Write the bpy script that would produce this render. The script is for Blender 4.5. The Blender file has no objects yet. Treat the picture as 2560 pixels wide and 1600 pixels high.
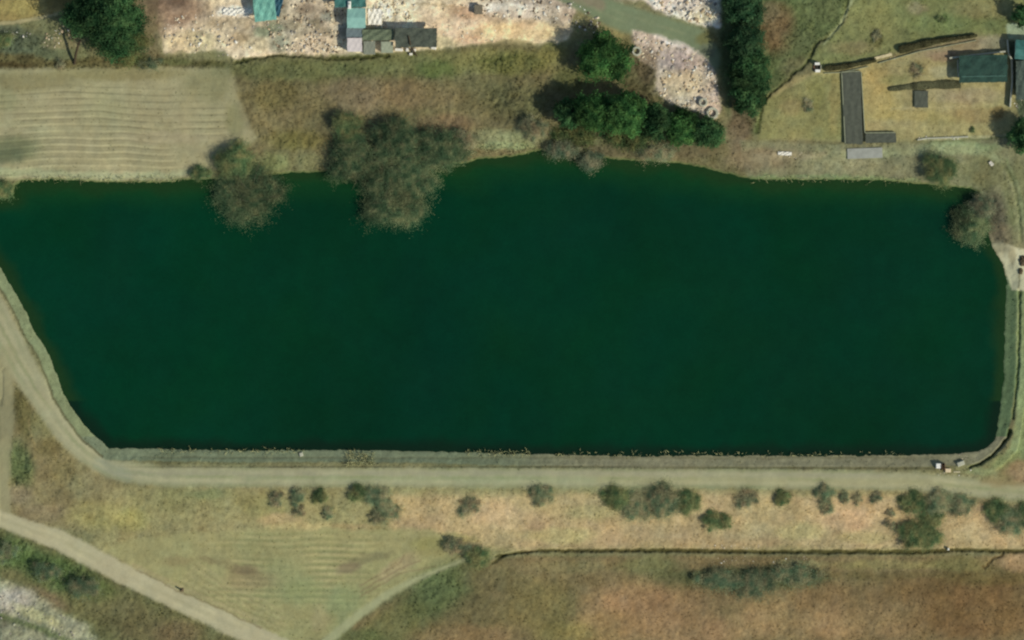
import bpy, math, random
import numpy as np
from mathutils import Vector

# ------------------------------------------------------------------ camera, sky, sun, exposure
S = 0.08                      # metres per photo pixel (photo 2560 x 1600)
H = 900.0                     # camera height above the pond
scene = bpy.context.scene
col = scene.collection
cam_d = bpy.data.cameras.new('camera'); cam = bpy.data.objects.new('camera', cam_d); col.objects.link(cam)
cam_d.sensor_width = 36.0; cam_d.lens = 36.0 * H / (2560 * S); cam_d.clip_start = 10; cam_d.clip_end = 9000
cam.location = (0, 0, H); cam.rotation_euler = (0, 0, 0)
scene.camera = cam
SUN_EL = math.radians(40); SHX, SHY = -0.87, 0.49         # shadows fall up and to the left
sun_dir = Vector((-SHX * math.cos(SUN_EL), -SHY * math.cos(SUN_EL), math.sin(SUN_EL))).normalized()
world = bpy.data.worlds.new('World'); scene.world = world; world.use_nodes = True
wn = world.node_tree; wn.nodes.clear()
sky = wn.nodes.new('ShaderNodeTexSky'); sky.sky_type = 'NISHITA'; sky.sun_disc = False
sky.sun_elevation = SUN_EL; sky.sun_rotation = math.atan2(sun_dir.x, sun_dir.y)
bg = wn.nodes.new('ShaderNodeBackground'); bg.inputs['Strength'].default_value = 0.09
wo = wn.nodes.new('ShaderNodeOutputWorld')
wn.links.new(sky.outputs[0], bg.inputs[0]); wn.links.new(bg.outputs[0], wo.inputs[0])
sd = bpy.data.lights.new('sun', 'SUN'); sd.energy = 3.4; sd.angle = math.radians(0.6); sd.color = (1.0, 0.95, 0.86)
so = bpy.data.objects.new('sun', sd); col.objects.link(so)
so.rotation_euler = sun_dir.to_track_quat('Z', 'Y').to_euler(); so.location = (120, -80, 200)
vs = scene.view_settings; vs.view_transform = 'Standard'; vs.look = 'None'; vs.exposure = 0; vs.gamma = 1
vs.use_curve_mapping = False
scene.cycles.pixel_filter_type = 'BLACKMAN_HARRIS'; scene.cycles.filter_width = 2.3      # soft satellite optics
KFLAT = np.array([0.93, 0.93, 0.93])        # radiance of a flat surface of albedo 1 under this light

rng = np.random.default_rng(7)
random.seed(7)

def lin(c):
    c = np.asarray(c, float) / 255.0
    return np.where(c <= 0.04045, c / 12.92, ((c + 0.055) / 1.055) ** 2.4)
def alb(c): return np.clip(lin(c) / KFLAT, 0.001, 0.85)

# ------------------------------------------------------------------ noise and shapes on photo-pixel coordinates
_gr = {}
def vnoise(x, y, seed):
    if seed not in _gr: _gr[seed] = np.random.default_rng(seed).random((257, 257))
    g = _gr[seed]
    xi = np.floor(x).astype(int); yi = np.floor(y).astype(int)
    fx = x - xi; fy = y - yi
    fx = fx * fx * (3 - 2 * fx); fy = fy * fy * (3 - 2 * fy)
    xi %= 256; yi %= 256
    return (g[yi, xi] * (1 - fx) + g[yi, xi + 1] * fx) * (1 - fy) + (g[yi + 1, xi] * (1 - fx) + g[yi + 1, xi + 1] * fx) * fy
def fbm(x, y, scale, octv=4, seed=1, sy=1.0, rough=0.55):
    a = 1.0; t = 0; n = 0; f = 1.0 / scale
    for o in range(octv):
        t = t + a * (vnoise(x * f + 13.7 * o, y * f * sy + 7.3 * o, seed + o) * 2 - 1); n += a
        a *= rough; f *= 2.03
    return t / n
def sstep(a, b, v):
    t = np.clip((v - a) / (b - a), 0, 1)
    return t * t * (3 - 2 * t)
def seg_d(X, Y, pts, closed):
    d = np.full(X.shape, 1e9)
    n = len(pts)
    for i in range(n if closed else n - 1):
        x0, y0 = pts[i][:2]; x1, y1 = pts[(i + 1) % n][:2]
        dx, dy = x1 - x0, y1 - y0; L = dx * dx + dy * dy + 1e-9
        t = np.clip(((X - x0) * dx + (Y - y0) * dy) / L, 0, 1)
        d = np.minimum(d, (X - x0 - t * dx) ** 2 + (Y - y0 - t * dy) ** 2)
    return np.sqrt(d)
def inside(X, Y, pts):
    r = np.zeros(X.shape, bool); n = len(pts)
    for i in range(n):
        x0, y0 = pts[i]; x1, y1 = pts[(i + 1) % n]
        if y0 == y1: continue
        c = ((Y < y0) != (Y < y1)) & (X < (x1 - x0) * (Y - y0) / (y1 - y0) + x0)
        r ^= c
    return r
def psdf(X, Y, pts):
    d = seg_d(X, Y, pts, True)
    return np.where(inside(X, Y, pts), -d, d)
def line_d(X, Y, pts):
    # distance minus the (interpolated) half width given as third value
    best = np.full(X.shape, 1e9)
    for i in range(len(pts) - 1):
        x0, y0, w0 = pts[i]; x1, y1, w1 = pts[i + 1]
        dx, dy = x1 - x0, y1 - y0; L = dx * dx + dy * dy
        t = np.clip(((X - x0) * dx + (Y - y0) * dy) / L, 0, 1)
        best = np.minimum(best, np.hypot(X - x0 - t * dx, Y - y0 - t * dy) - (w0 + t * (w1 - w0)))
    return best

# ------------------------------------------------------------------ the terrain grid
G = 2.5
gx = np.arange(-200, 2760 + G, G); gy = np.arange(-180, 1780 + G, G)
X, Y = np.meshgrid(gx, gy)
NX, NY = len(gx), len(gy)
WX = X + 7 * fbm(X, Y, 30, 3, 11) + 3 * fbm(X, Y, 8, 2, 15)
WY = Y + 7 * fbm(X, Y, 30, 3, 21) + 3 * fbm(X, Y, 8, 2, 25)
SX = X + 3.6 * fbm(X, Y, 16, 3, 31, rough=0.8); SY = Y + 3.6 * fbm(X, Y, 16, 3, 41, rough=0.8)      # weak warp
C = np.zeros(X.shape + (3,)); C[:] = lin((120, 116, 82))
Z = np.full(X.shape, 0.9)
R = np.full(X.shape, 0.10)         # roughness of the relief, metres
CLS = np.zeros(X.shape, int)

def sub(pts, m=80):
    xs = [p[0] for p in pts]; ys = [p[1] for p in pts]
    a = max(0, int((min(xs) - m - gx[0]) / G)); b = min(NX, int((max(xs) + m - gx[0]) / G) + 1)
    c = max(0, int((min(ys) - m - gy[0]) / G)); d = min(NY, int((max(ys) + m - gy[0]) / G) + 1)
    return (slice(c, max(c + 1, d)), slice(a, max(a + 1, b)))
def paint(m, colour, sl, a=1.0):
    k = (m * a)[..., None]
    C[sl] = C[sl] * (1 - k) + lin(colour) * k
def poly(pts, colour, a=1.0, soft=8, warp=1, rough=None, cls=None):
    sl = sub(pts)
    A, B = ((X, Y), (SX, SY), (WX, WY))[min(2, warp)] if warp <= 2 else (X, Y)
    d = psdf(A[sl], B[sl], pts)
    m = 1 - sstep(-soft, soft, d)
    if colour is not None: paint(m, colour, sl, a)
    if rough is not None: R[sl] = R[sl] * (1 - m) + rough * m
    if cls is not None: CLS[sl][d < 0] = cls
    return sl, m
def line(pts, colour, a=1.0, soft=3, warp=1, rough=None, cls=None, depth=0):
    sl = sub(pts, 60)
    A, B = ((X, Y), (SX, SY), (WX, WY))[warp]
    d = line_d(A[sl], B[sl], pts)
    m = 1 - sstep(-soft, soft, d)
    if colour is not None: paint(m, colour, sl, a)
    if rough is not None: R[sl] = R[sl] * (1 - m) + rough * m
    if cls is not None: CLS[sl][d < 0] = cls
    if depth: Z[sl] -= depth * m
    return sl, m
def blob(cx, cy, rx, ry, colour, a=0.8, ang=0, soft=0.45, rough=None, warp=2):
    m = max(rx, ry) + 20
    sl = sub([(cx - m, cy - m), (cx + m, cy + m)], 10)
    A, B = ((X, Y), (SX, SY), (WX, WY))[warp]
    c, s = math.cos(math.radians(ang)), math.sin(math.radians(ang))
    u = ((A[sl] - cx) * c + (B[sl] - cy) * s) / rx; v = (-(A[sl] - cx) * s + (B[sl] - cy) * c) / ry
    d = np.sqrt(u * u + v * v)
    k = 1 - sstep(1 - soft, 1 + soft, d)
    paint(k, colour, sl, a)
    if rough is not None: R[sl] = R[sl] * (1 - k) + rough * k

WATER = [(-70, 560), (-60, 505), (-20, 500), (5, 497), (30, 490), (36, 464), (53, 452), (132, 449), (259, 454), (410, 456), (463, 448), (560, 446),
         (640, 440), (719, 432), (825, 429), (900, 426), (1100, 412), (1164, 407), (1190, 398), (1280, 391), (1349, 375), (1420, 384),
         (1524, 396), (1693, 407), (1760, 418), (1799, 430), (1862, 444), (1920, 450), (2068, 449), (2211, 452), (2317, 461), (2422, 470), (2449, 482),
         (2465, 519), (2472, 588), (2480, 616), (2507, 662), (2518, 704), (2514, 750), (2511, 850), (2510, 949), (2502, 1004), (2495, 1060),
         (2488, 1098), (2466, 1119), (2440, 1130), (2363, 1136), (2260, 1139), (1908, 1139), (1578, 1140), (1280, 1135), (1100, 1129), (871, 1125),
         (640, 1127), (450, 1124), (273, 1121), (255, 1104), (226, 1081), (185, 1028), (159, 986), (143, 938), (114, 869), (87, 832),
         (61, 771), (34, 724), (13, 689), (-10, 655), (-50, 610)]
DAMROAD = [(-190, 500, 26), (-100, 610, 26), (-35, 740, 34), (15, 840, 38), (62, 925, 34), (110, 1000, 30), (160, 1072, 28), (215, 1130, 27),
           (290, 1174, 25), (400, 1190, 24), (640, 1192, 23), (1280, 1194, 23), (1900, 1196, 22), (2260, 1202, 22), (2400, 1216, 24),
           (2560, 1230, 22), (2760, 1238, 22)]
FARMROAD = [(-200, 1215, 22), (-60, 1275, 22), (20, 1306, 20), (150, 1352, 25), (300, 1432, 25), (450, 1505, 24), (640, 1592, 25), (800, 1668, 26), (980, 1760, 26)]
BRANCH = [(20, 880, 22), (14, 960, 20), (16, 1040, 20), (8, 1120, 20), (-4, 1210, 24), (0, 1290, 28)]
PATH = [(1170, 1396, 2), (1110, 1420, 5), (1040, 1448, 7), (957, 1494, 9), (891, 1541, 10), (838, 1587, 11), (760, 1650, 12)]

WD = psdf(SX, SY, WATER)                     # signed distance to the waterline
ROADD = line_d(X, Y, DAMROAD)
# ---- relief
north = sstep(560, 480, Y) * sstep(2470, 2440, X) + sstep(660, 560, Y) * sstep(60, -20, X) * 0
dam = 1 - np.clip(north, 0, 1)
out = np.clip(WD, 0, None)
Zn = 0.35 * sstep(0, 5, out) + 0.5 * sstep(3, 60, out) + 0.0012 * np.clip(430 - Y, 0, 500)
Zd = 0.12 * sstep(0, 4, out) + 0.75 * sstep(2, 40, out)
Z = dam * Zd + (1 - dam) * Zn
south_drop = sstep(8, 120, ROADD) * (Y > 0)
outer = sstep(0, 1, (line_d(X, Y, [(p[0], p[1], 0) for p in DAMROAD])) / 1e3)
below = ((Y > 1000) | (X < 120)) & (WD > 60) & (Y > 560)
Z = Z - below * 2.0 * sstep(0, 130, ROADD)
Z = np.where(WD < 0, -1.6 * sstep(0, -26, WD) - 0.02, Z)
Z += 0.12 * fbm(X, Y, 120, 3, 51) * sstep(4, 40, out)

# ---- land cover, back to front -------------------------------------------------
# north-west
poly([(-220, -200), (240, -200), (200, 20), (60, 58), (-220, 70)], (142, 126, 80), soft=10)
poly([(-220, 66), (60, 56), (200, 24), (230, 180), (-220, 190)], (116, 116, 82), soft=8)
blob(60, 20, 60, 22, (150, 138, 84), 0.6); blob(140, 10, 40, 14, (110, 100, 62), 0.6)
blob(30, 110, 95, 30, (76, 86, 68), 0.85, rough=0.3); blob(10, 75, 60, 12, (86, 94, 76), 0.7); blob(110, 125, 60, 22, (96, 104, 78), 0.7)
line([(-200, 66, 4), (0, 60, 4), (60, 54, 4), (120, 42, 4), (190, 22, 4), (240, 0, 4)], (160, 150, 112), soft=3, cls=6)
blob(160, 110, 48, 12, (150, 142, 104), 0.7)
poly([(-220, 138), (60, 134), (130, 150), (210, 148), (380, 130), (440, 150), (560, 150), (570, 178), (-220, 186)], (92, 84, 54), 0.9, soft=8, warp=2, rough=0.25)
blob(355, 158, 48, 20, (74, 74, 40), 0.8, rough=0.3); blob(440, 155, 45, 12, (88, 92, 56), 0.7); blob(530, 160, 40, 10, (84, 82, 50), 0.7)
blob(30, 168, 60, 12, (72, 60, 36), 0.8); blob(150, 160, 12, 14, (70, 60, 34), 0.8); blob(65, 145, 20, 10, (64, 60, 38), 0.7)
# ploughed field
FIELD = [(-220, 172), (180, 172), (420, 170), (575, 172), (600, 250), (635, 330), (640, 345), (600, 380), (540, 425), (470, 440), (410, 447), (-220, 450)]
poly(FIELD, (154, 147, 113), soft=7, warp=1, rough=0.03, cls=3)
f = sub(FIELD)
fm = 1 - sstep(-14, 8, psdf(WX[f], WY[f], FIELD))
ph = (Y[f] + 10 * fbm(X[f], Y[f], 150, 2, 61) + 5 * np.sin(X[f] / 95.0) + 0.02 * X[f]) / 17.5
saw = np.sin(ph * 2 * np.pi) * 0.6 + 0.4 * np.sin(ph * 2 * np.pi * 2.07 + 1 + 2 * fbm(X[f], Y[f], 200, 2, 63))
amp = np.clip(0.30 + 1.7 * fbm(X[f], Y[f], 110, 4, 67, sy=3) + 0.8 * sstep(200, 260, Y[f]), 0, 1.3) * (1 - sstep(360, 480, X[f] + 60 * fbm(X[f], Y[f], 60, 2, 69)) * sstep(330, 370, Y[f])) * sstep(600, 520, X[f]) * sstep(190, 240, Y[f])
sa = (saw * amp * fm)
C[f] = C[f] * (1 + 0.22 * sa[..., None]); Z[f] += 0.05 * sa
blob(60, 205, 130, 22, (122, 114, 78), 0.6); blob(300, 185, 170, 16, (126, 118, 78), 0.6); blob(520, 215, 60, 40, (132, 128, 92), 0.6)
blob(130, 325, 75, 11, (165, 160, 124), 0.6); blob(28, 310, 38, 9, (160, 156, 120), 0.6)
blob(35, 372, 60, 34, (98, 106, 76), 0.7); blob(20, 390, 40, 22, (90, 98, 74), 0.6); blob(420, 345, 120, 14, (158, 148, 118), 0.6)
blob(18, 250, 30, 26, (134, 136, 100), 0.5); blob(590, 300, 24, 40, (122, 122, 82), 0.5)
line([(585, 180, 10), (600, 240, 12), (625, 310, 14), (640, 360, 12)], (146, 138, 104), 0.7, soft=8)
line([(-200, 432, 9), (60, 432, 9), (250, 440, 9), (420, 440, 9), (470, 430, 7)], (156, 160, 124), 0.8, soft=7, warp=2, rough=0.1)
# scrub land north of the pond
SCRUB = [(575, 150), (960, 140), (1250, 108), (1440, 120), (1560, 200), (1800, 330), (1880, 440), (1500, 405), (1160, 412), (640, 450), (560, 440), (640, 345), (600, 245)]
poly(SCRUB, (114, 106, 74), soft=10, warp=2, rough=0.16)
blob(760, 175, 200, 30, (98, 104, 66), 0.8); blob(1040, 165, 140, 30, (106, 110, 70), 0.8); blob(1240, 150, 150, 30, (122, 118, 74), 0.8)
blob(690, 240, 60, 40, (110, 100, 62), 0.7, rough=0.2); blob(890, 230, 80, 36, (124, 112, 86), 0.8); blob(1040, 240, 120, 34, (122, 106, 76), 0.8)
blob(700, 300, 70, 30, (128, 116, 80), 0.7); blob(900, 260, 60, 30, (132, 120, 92), 0.6); blob(740, 350, 70, 26, (112, 104, 60), 0.8, rough=0.2)
blob(1110, 310, 70, 26, (126, 106, 80), 0.7); blob(680, 410, 40, 30, (118, 122, 80), 0.8); blob(780, 405, 45, 24, (122, 120, 84), 0.8)
blob(1090, 175, 50, 20, (92, 104, 58), 0.7); blob(1290, 160, 90, 30, (108, 110, 62), 0.7, rough=0.3); blob(1380, 130, 40, 26, (120, 116, 68), 0.7)
blob(1300, 250, 90, 50, (82, 84, 56), 0.6, rough=0.3); blob(1230, 345, 50, 22, (140, 142, 104), 0.8); blob(1300, 345, 50, 22, (140, 144, 104), 0.7)  # first blob: darker diffuse patch left of the tree row
blob(1260, 365, 70, 10, (138, 150, 108), 0.7); blob(1560, 350, 160, 30, (84, 86, 58), 0.8, rough=0.3); blob(1480, 380, 90, 18, (96, 88, 66), 0.7)
blob(1700, 375, 90, 24, (104, 92, 68), 0.8); blob(1430, 200, 50, 40, (92, 96, 56), 0.7); blob(1600, 200, 50, 60, (78, 72, 50), 0.7, rough=0.3)
blob(1205, 240, 60, 40, (96, 92, 62), 0.6)
line([(590, 158, 4), (640, 146, 4), (690, 138, 4), (760, 138, 4), (850, 146, 4), (970, 142, 5)], (70, 72, 40), 0.95, soft=3, depth=0.45, warp=2)  # low wall's shadow, painted as a dark line with a groove
line([(1190, 158, 3), (1250, 152, 4), (1290, 144, 4)], (78, 84, 44), 0.7, soft=5, warp=2)
# rubble and yard along the top
YARD = [(400, -200), (1820, -200), (1800, 0), (1470, 0), (1560, 60), (1500, 100), (1440, 74), (1400, 108), (1280, 100), (1200, 108), (1090, 126), (960, 132), (800, 138), (700, 134), (590, 150), (560, 128), (410, 132), (395, 60)]
poly(YARD, (190, 176, 144), soft=7, warp=2, rough=0.12, cls=7)
blob(430, 30, 90, 42, (120, 98, 78), 0.85); blob(385, 90, 30, 60, (112, 100, 74), 0.8); blob(430, 0, 70, 26, (104, 88, 70), 0.7)
blob(480, 105, 70, 26, (178, 168, 128), 0.8); blob(600, 70, 40, 40, (164, 152, 122), 0.7); blob(590, 30, 46, 14, (222, 216, 196), 0.9, rough=0.1)
blob(730, 60, 90, 60, (148, 140, 118), 0.8); blob(760, 110, 90, 22, (180, 166, 138), 0.8); blob(700, 110, 26, 22, (136, 142, 116), 0.7)
blob(640, 108, 30, 24, (186, 178, 142), 0.7); blob(1000, 30, 80, 44, (212, 200, 168), 0.9); blob(1150, 50, 130, 46, (200, 180, 146), 0.8)
blob(1170, 30, 50, 16, (176, 150, 118), 0.7); blob(1300, 20, 110, 22, (206, 202, 184), 0.9); blob(1380, 35, 120, 20, (188, 172, 146), 0.8)
blob(1300, 80, 130, 26, (206, 184, 136), 0.9, rough=0.06); blob(1180, 100, 40, 12, (218, 184, 140), 0.6); blob(1480, 60, 46, 26, (196, 184, 150), 0.6); blob(960, 40, 20, 34, (222, 216, 190), 0.9); blob(1090, 110, 60, 16, (166, 160, 120), 0.7)
blob(1400, 5, 150, 12, (140, 126, 106), 0.8)
line([(988, -60, 3), (986, 10, 4), (990, 30, 3), (982, 52, 4)], (156, 142, 108), 0.8, soft=4, warp=2, depth=0.15)
line([(1040, 10, 3), (1110, 12, 4), (1180, 24, 3)], (164, 146, 112), 0.7, soft=4, warp=2); blob(1155, 28, 34, 12, (168, 142, 108), 0.7, ang=20); blob(950, 55, 34, 12, (176, 172, 140), 0.6)
for bx, by, c in ((700, 20, (122, 116, 96)), (730, 62, (118, 112, 90)), (785, 60, (92, 88, 66)), (765, 22, (126, 110, 88)), (820, 40, (112, 120, 104)), (655, 82, (120, 134, 104)), (690, 70, (108, 118, 92)), (810, 80, (112, 104, 80)), (600, 95, (150, 132, 98)), (545, 60, (150, 136, 106)), (1240, 45, (150, 132, 104)), (1320, 60, (172, 150, 118)), (1390, 55, (150, 140, 120)), (1700, 24, (172, 156, 140)), (1670, 190, (132, 118, 98)), (1720, 240, (150, 142, 112)), (1650, 230, (136, 128, 104))):
    blob(bx, by, 22, 13, c, 0.7)
blob(870, 75, 40, 20, (110, 124, 118), 0.5); blob(945, 85, 50, 18, (96, 106, 78), 0.9, warp=1)
poly([(1440, 20), (1540, 40), (1580, 110), (1550, 140), (1470, 100), (1430, 110), (1430, 60)], (128, 122, 82), 0.95, soft=10, warp=2, cls=0)
poly([(1500, -200), (1850, -200), (1820, 0), (1800, 70), (1740, 62), (1640, 26), (1600, -10)], (206, 198, 178), soft=6, warp=2, rough=0.3, cls=7)
blob(1760, 30, 36, 30, (160, 156, 122), 0.7); blob(1700, 8, 60, 30, (196, 180, 166), 0.6)
TRACK = [(1330, -60, 26), (1440, -10, 30), (1540, 40, 32), (1640, 72, 34), (1740, 104, 34), (1790, 150, 22)]
line(TRACK, (118, 128, 98), soft=8, rough=0.03, cls=5)
line([(1330, -60, 16), (1440, -10, 16), (1500, 14, 14)], (136, 124, 102), 0.8, soft=8)
blob(1765, 95, 26, 16, (112, 108, 66), 0.8); blob(1765, 128, 26, 18, (98, 102, 84), 0.7)
STONES = [(1580, 76), (1640, 94), (1740, 128), (1772, 150), (1790, 190), (1794, 240), (1804, 270), (1790, 296), (1770, 292), (1740, 275), (1680, 262), (1640, 232), (1640, 180), (1600, 150), (1584, 110)]
poly(STONES, (172, 162, 142), soft=7, warp=2, rough=0.16, cls=8)
blob(1705, 205, 56, 36, (166, 156, 122), 0.8); blob(1690, 150, 60, 26, (150, 138, 128), 0.8); blob(1620, 165, 26, 46, (96, 82, 62), 0.75); blob(1690, 112, 60, 8, (206, 196, 182), 0.7, ang=20)
# east of the tall trees
poly([(1790, -200), (2180, -200), (2130, 0), (2100, 60), (2030, 120), (2015, 160), (1925, 230), (1895, 330), (1830, 350), (1800, 180)], (88, 98, 62), soft=9, warp=2, rough=0.2)
blob(1940, 70, 44, 60, (116, 96, 68), 0.85); blob(1925, 30, 26, 26, (112, 102, 76), 0.7); blob(2050, 20, 50, 40, (94, 102, 66), 0.7)
blob(1855, 300, 30, 60, (108, 98, 72), 0.8); blob(2000, 100, 40, 30, (92, 100, 66), 0.7); blob(1845, 335, 30, 50, (112, 96, 74), 0.8); blob(1990,170,40,30,(108,104,74),0.7)
blob(2350, 0, 1, 1, (120, 120, 80), 0)
poly([(2130, -200), (2760, -200), (2760, 40), (2520, 84), (2430, 100), (2240, 130), (2190, 145), (2050, 170), (2020, 150), (2040, 118), (2110, 60), (2130, 0)], (116, 120, 78), soft=6, warp=1, rough=0.1)
blob(2180, 30, 60, 50, (128, 126, 80), 0.6); blob(2380, 60, 120, 22, (108, 120, 76), 0.6); blob(2460, 20, 80, 26, (134, 126, 86), 0.6)
blob(2190, 95, 18, 20, (90, 88, 52), 0.6, rough=0.3); blob(2352, 48, 16, 8, (60, 78, 42), 0.8, rough=0.3); blob(2130, 120, 60, 16, (128, 118, 84), 0.6); blob(2290, 22, 26, 14, (150, 138, 108), 0.6)
# compound
poly([(2050, 180), (2190, 150), (2260, 136), (2440, 100), (2520, 86), (2760, 80), (2760, 350), (2520, 335), (2330, 348), (2240, 352), (2080, 350), (1895, 345), (1920, 240), (1990, 195)], (152, 142, 99), soft=6, warp=1, rough=0.05)
poly([(1915, 250), (2030, 190), (2104, 184), (2108, 350), (1895, 348), (1892, 300)], (130, 128, 84), 0.9, soft=6, warp=1, rough=0.07)
blob(1975, 270, 30, 20, (138, 124, 84), 0.6); blob(2085, 260, 14, 80, (140, 126, 80), 0.6); blob(2040, 235, 20, 40, (116, 116, 70), 0.6)
blob(2190, 200, 34, 40, (160, 140, 88), 0.7); blob(2200, 255, 44, 36, (158, 140, 88), 0.7); blob(2260, 290, 90, 14, (160, 144, 92), 0.7)
blob(2380, 120, 100, 22, (142, 128, 100), 0.8, ang=-10); blob(2480, 110, 40, 20, (138, 132, 110), 0.7); blob(2360, 180, 36, 14, (164, 158, 120), 0.8); blob(2360, 140, 40, 14, (146, 118, 94), 0.6)
blob(2290, 175, 16, 20, (122, 110, 70), 0.7); blob(2340, 235, 60, 22, (160, 148, 112), 0.7); blob(2440, 240, 70, 20, (156, 142, 112), 0.6)
blob(2240, 200, 40, 14, (126, 124, 78), 0.6); blob(2440, 290, 80, 18, (142, 122, 82), 0.6); blob(2495, 280, 16, 16, (118, 96, 58), 0.7); blob(2210, 312, 60, 12, (150, 138, 98), 0.7)
line([(2230, 272, 3), (2520, 262, 3)], (168, 156, 112), 0.7, soft=3); blob(2350, 300, 50, 16, (132, 124, 80), 0.5)
line([(2310, 350, 3), (2400, 345, 4), (2530, 338, 3)], (158, 154, 118), 0.8, soft=3)
line([(2330, 356, 2), (2440, 350, 2), (2560, 338, 3)], (82, 94, 56), 0.8, soft=3)
line([(1990, 358, 3), (2100, 358, 3)], (96, 88, 60), 0.8, soft=5)
poly([(2514, 60), (2760, 40), (2760, 106), (2520, 100)], (152, 162, 132), soft=3, warp=1, rough=0.0)
poly([(2518, 102), (2760, 100), (2760, 400), (2550, 330), (2530, 200)], (84, 92, 70), soft=4, warp=1, rough=0.2)
# strip between compound and pond
poly([(1850, 352), (2100, 362), (2330, 358), (2520, 345), (2760, 330), (2760, 620), (2540, 620), (2490, 625), (2470, 560), (2450, 480), (2320, 460), (1870, 446)], (124, 122, 92), soft=7, warp=1, rough=0.1)
blob(1900, 400, 80, 30, (134, 118, 92), 0.7); blob(2120, 415, 80, 20, (134, 128, 98), 0.6); blob(2400, 370, 90, 14, (138, 150, 110), 0.8); blob(2460, 430, 60, 40, (108, 104, 70), 0.7)
blob(2540, 500, 40, 100, (112, 112, 76), 0.7); blob(2485, 540, 28, 60, (98, 88, 74), 0.7, rough=0.15); blob(2500, 590, 30, 30, (120, 108, 86), 0.7)
line([(1880, 442, 4), (2100, 444, 4), (2300, 452, 4)], (120, 138, 92), 0.6, soft=5, warp=2)
line([(2505, 410, 3), (2530, 450, 3), (2545, 520, 3), (2552, 600, 3)], (82, 92, 52), 0.8, soft=4, warp=1, depth=0.2)
line([(2515, 400, 3), (2545, 470, 4), (2562, 560, 4)], (128, 134, 96), 0.7, soft=4)
line([(1880, 398, 8), (1960, 388, 10), (2060, 386, 8)], (150, 138, 108), 0.6, soft=8, warp=2)
line([(2110, 388, 8), (2230, 384, 10), (2340, 376, 10), (2430, 372, 10), (2500, 400, 8)], (142, 144, 108), 0.75, soft=8, warp=2)
line([(2500, 400, 6), (2530, 470, 7), (2546, 560, 8), (2540, 620, 10)], (138, 134, 100), 0.5, soft=7, warp=2)
# ditch at the north-east
line([(2135, -120, 2), (2116, 8, 2), (2102, 53, 2), (2079, 85, 3), (2038, 112, 3), (2020, 153, 4), (1973, 196, 2), (1933, 225, 3), (1914, 250, 4), (1898, 286, 2), (1894, 325, 5)], (72, 80, 44), 0.85, soft=4, warp=2, depth=0.4, rough=0.2)
line([(2160, -120, 3), (2130, 0, 3), (2116, 26, 3), (2100, 62, 3), (2060, 110, 2)], (152, 156, 116), 0.9, soft=3, cls=6)
# west of the dam
poly([(-220, 560), (-60, 640), (0, 700), (60, 880), (150, 1040), (230, 1140), (260, 1200), (250, 1330), (100, 1320), (-220, 1240)], (136, 126, 90), soft=8, warp=1, rough=0.08)
blob(60, 1030, 22, 70, (100, 94, 56), 0.8, ang=-10, rough=0.15); blob(110, 1060, 40, 40, (112, 112, 76), 0.7, ang=40)
blob(50, 1160, 34, 60, (92, 106, 66), 0.85, ang=-10, rough=0.3); blob(130, 1120, 36, 24, (108, 98, 60), 0.7); blob(150, 1180, 50, 50, (126, 112, 76), 0.7, rough=0.15)
blob(150, 1260, 30, 40, (112, 100, 70), 0.6, rough=0.15); blob(100, 1285, 60, 24, (128, 116, 88), 0.6); blob(40, 1240, 40, 24, (140, 128, 100), 0.7)
line([(12, 925, 2), (3, 960, 2), (8, 985, 2), (0, 1010, 2)], (88, 84, 56), 0.9, soft=3, warp=2, depth=0.15)
line([(70, 1045, 2), (80, 1090, 2), (96, 1120, 2)], (156, 140, 96), 0.7, soft=3, warp=2)
# south slope of the dam
poly([(180, 1190), (300, 1210), (640, 1214), (2260, 1222), (2400, 1240), (2760, 1260), (2760, 1380), (1300, 1380), (1190, 1400), (900, 1420), (560, 1560), (440, 1500), (240, 1400)], (140, 132, 93), soft=8, warp=1, rough=0.09)
blob(230, 1210, 60, 30, (134, 126, 92), 0.7); blob(240, 1290, 70, 34, (150, 142, 92), 0.8); blob(420, 1250, 110, 30, (132, 126, 86), 0.7); blob(560, 1290, 100, 36, (136, 130, 92), 0.6)
blob(330, 1300, 40, 30, (152, 144, 88), 0.7); blob(520, 1235, 50, 14, (118, 122, 84), 0.7); blob(340, 1370, 60, 20, (128, 112, 78), 0.6)
blob(460, 1400, 50, 20, (134, 118, 84), 0.4); blob(650, 1260, 60, 30, (134, 130, 86), 0.7)
poly([(960, 1240), (1300, 1235), (1700, 1232), (2240, 1240), (2560, 1270), (2760, 1290), (2760, 1372), (1280, 1372), (1180, 1370), (980, 1330)], (172, 150, 112), 0.9, soft=14, warp=2, rough=0.1)
for bx, by, rx, ry, c in [(1050, 1270, 60, 24, (170, 148, 108)), (1230, 1280, 60, 30, (182, 152, 118)), (1300, 1300, 70, 24, (186, 160, 124)), (1400, 1340, 90, 20, (176, 164, 114)),
                          (1480, 1280, 60, 20, (160, 148, 106)), (1640, 1330, 90, 20, (164, 146, 112)), (1860, 1330, 80, 20, (176, 160, 122)), (2120, 1300, 60, 26, (184, 156, 120)),
                          (2000, 1330, 60, 22, (176, 164, 116)), (2160, 1345, 60, 16, (164, 152, 106)), (2440, 1330, 60, 20, (178, 158, 120)), (1120, 1350, 70, 16, (160, 150, 96)),
                          (700, 1300, 50, 16, (170, 146, 108)), (750, 1318, 80, 12, (176, 160, 114)), (880, 1320, 60, 12, (160, 140, 100))]:
    blob(bx, by, rx, ry, c, 0.7)
blob(1560, 1225, 150, 10, (136, 134, 98), 0.6)
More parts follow.
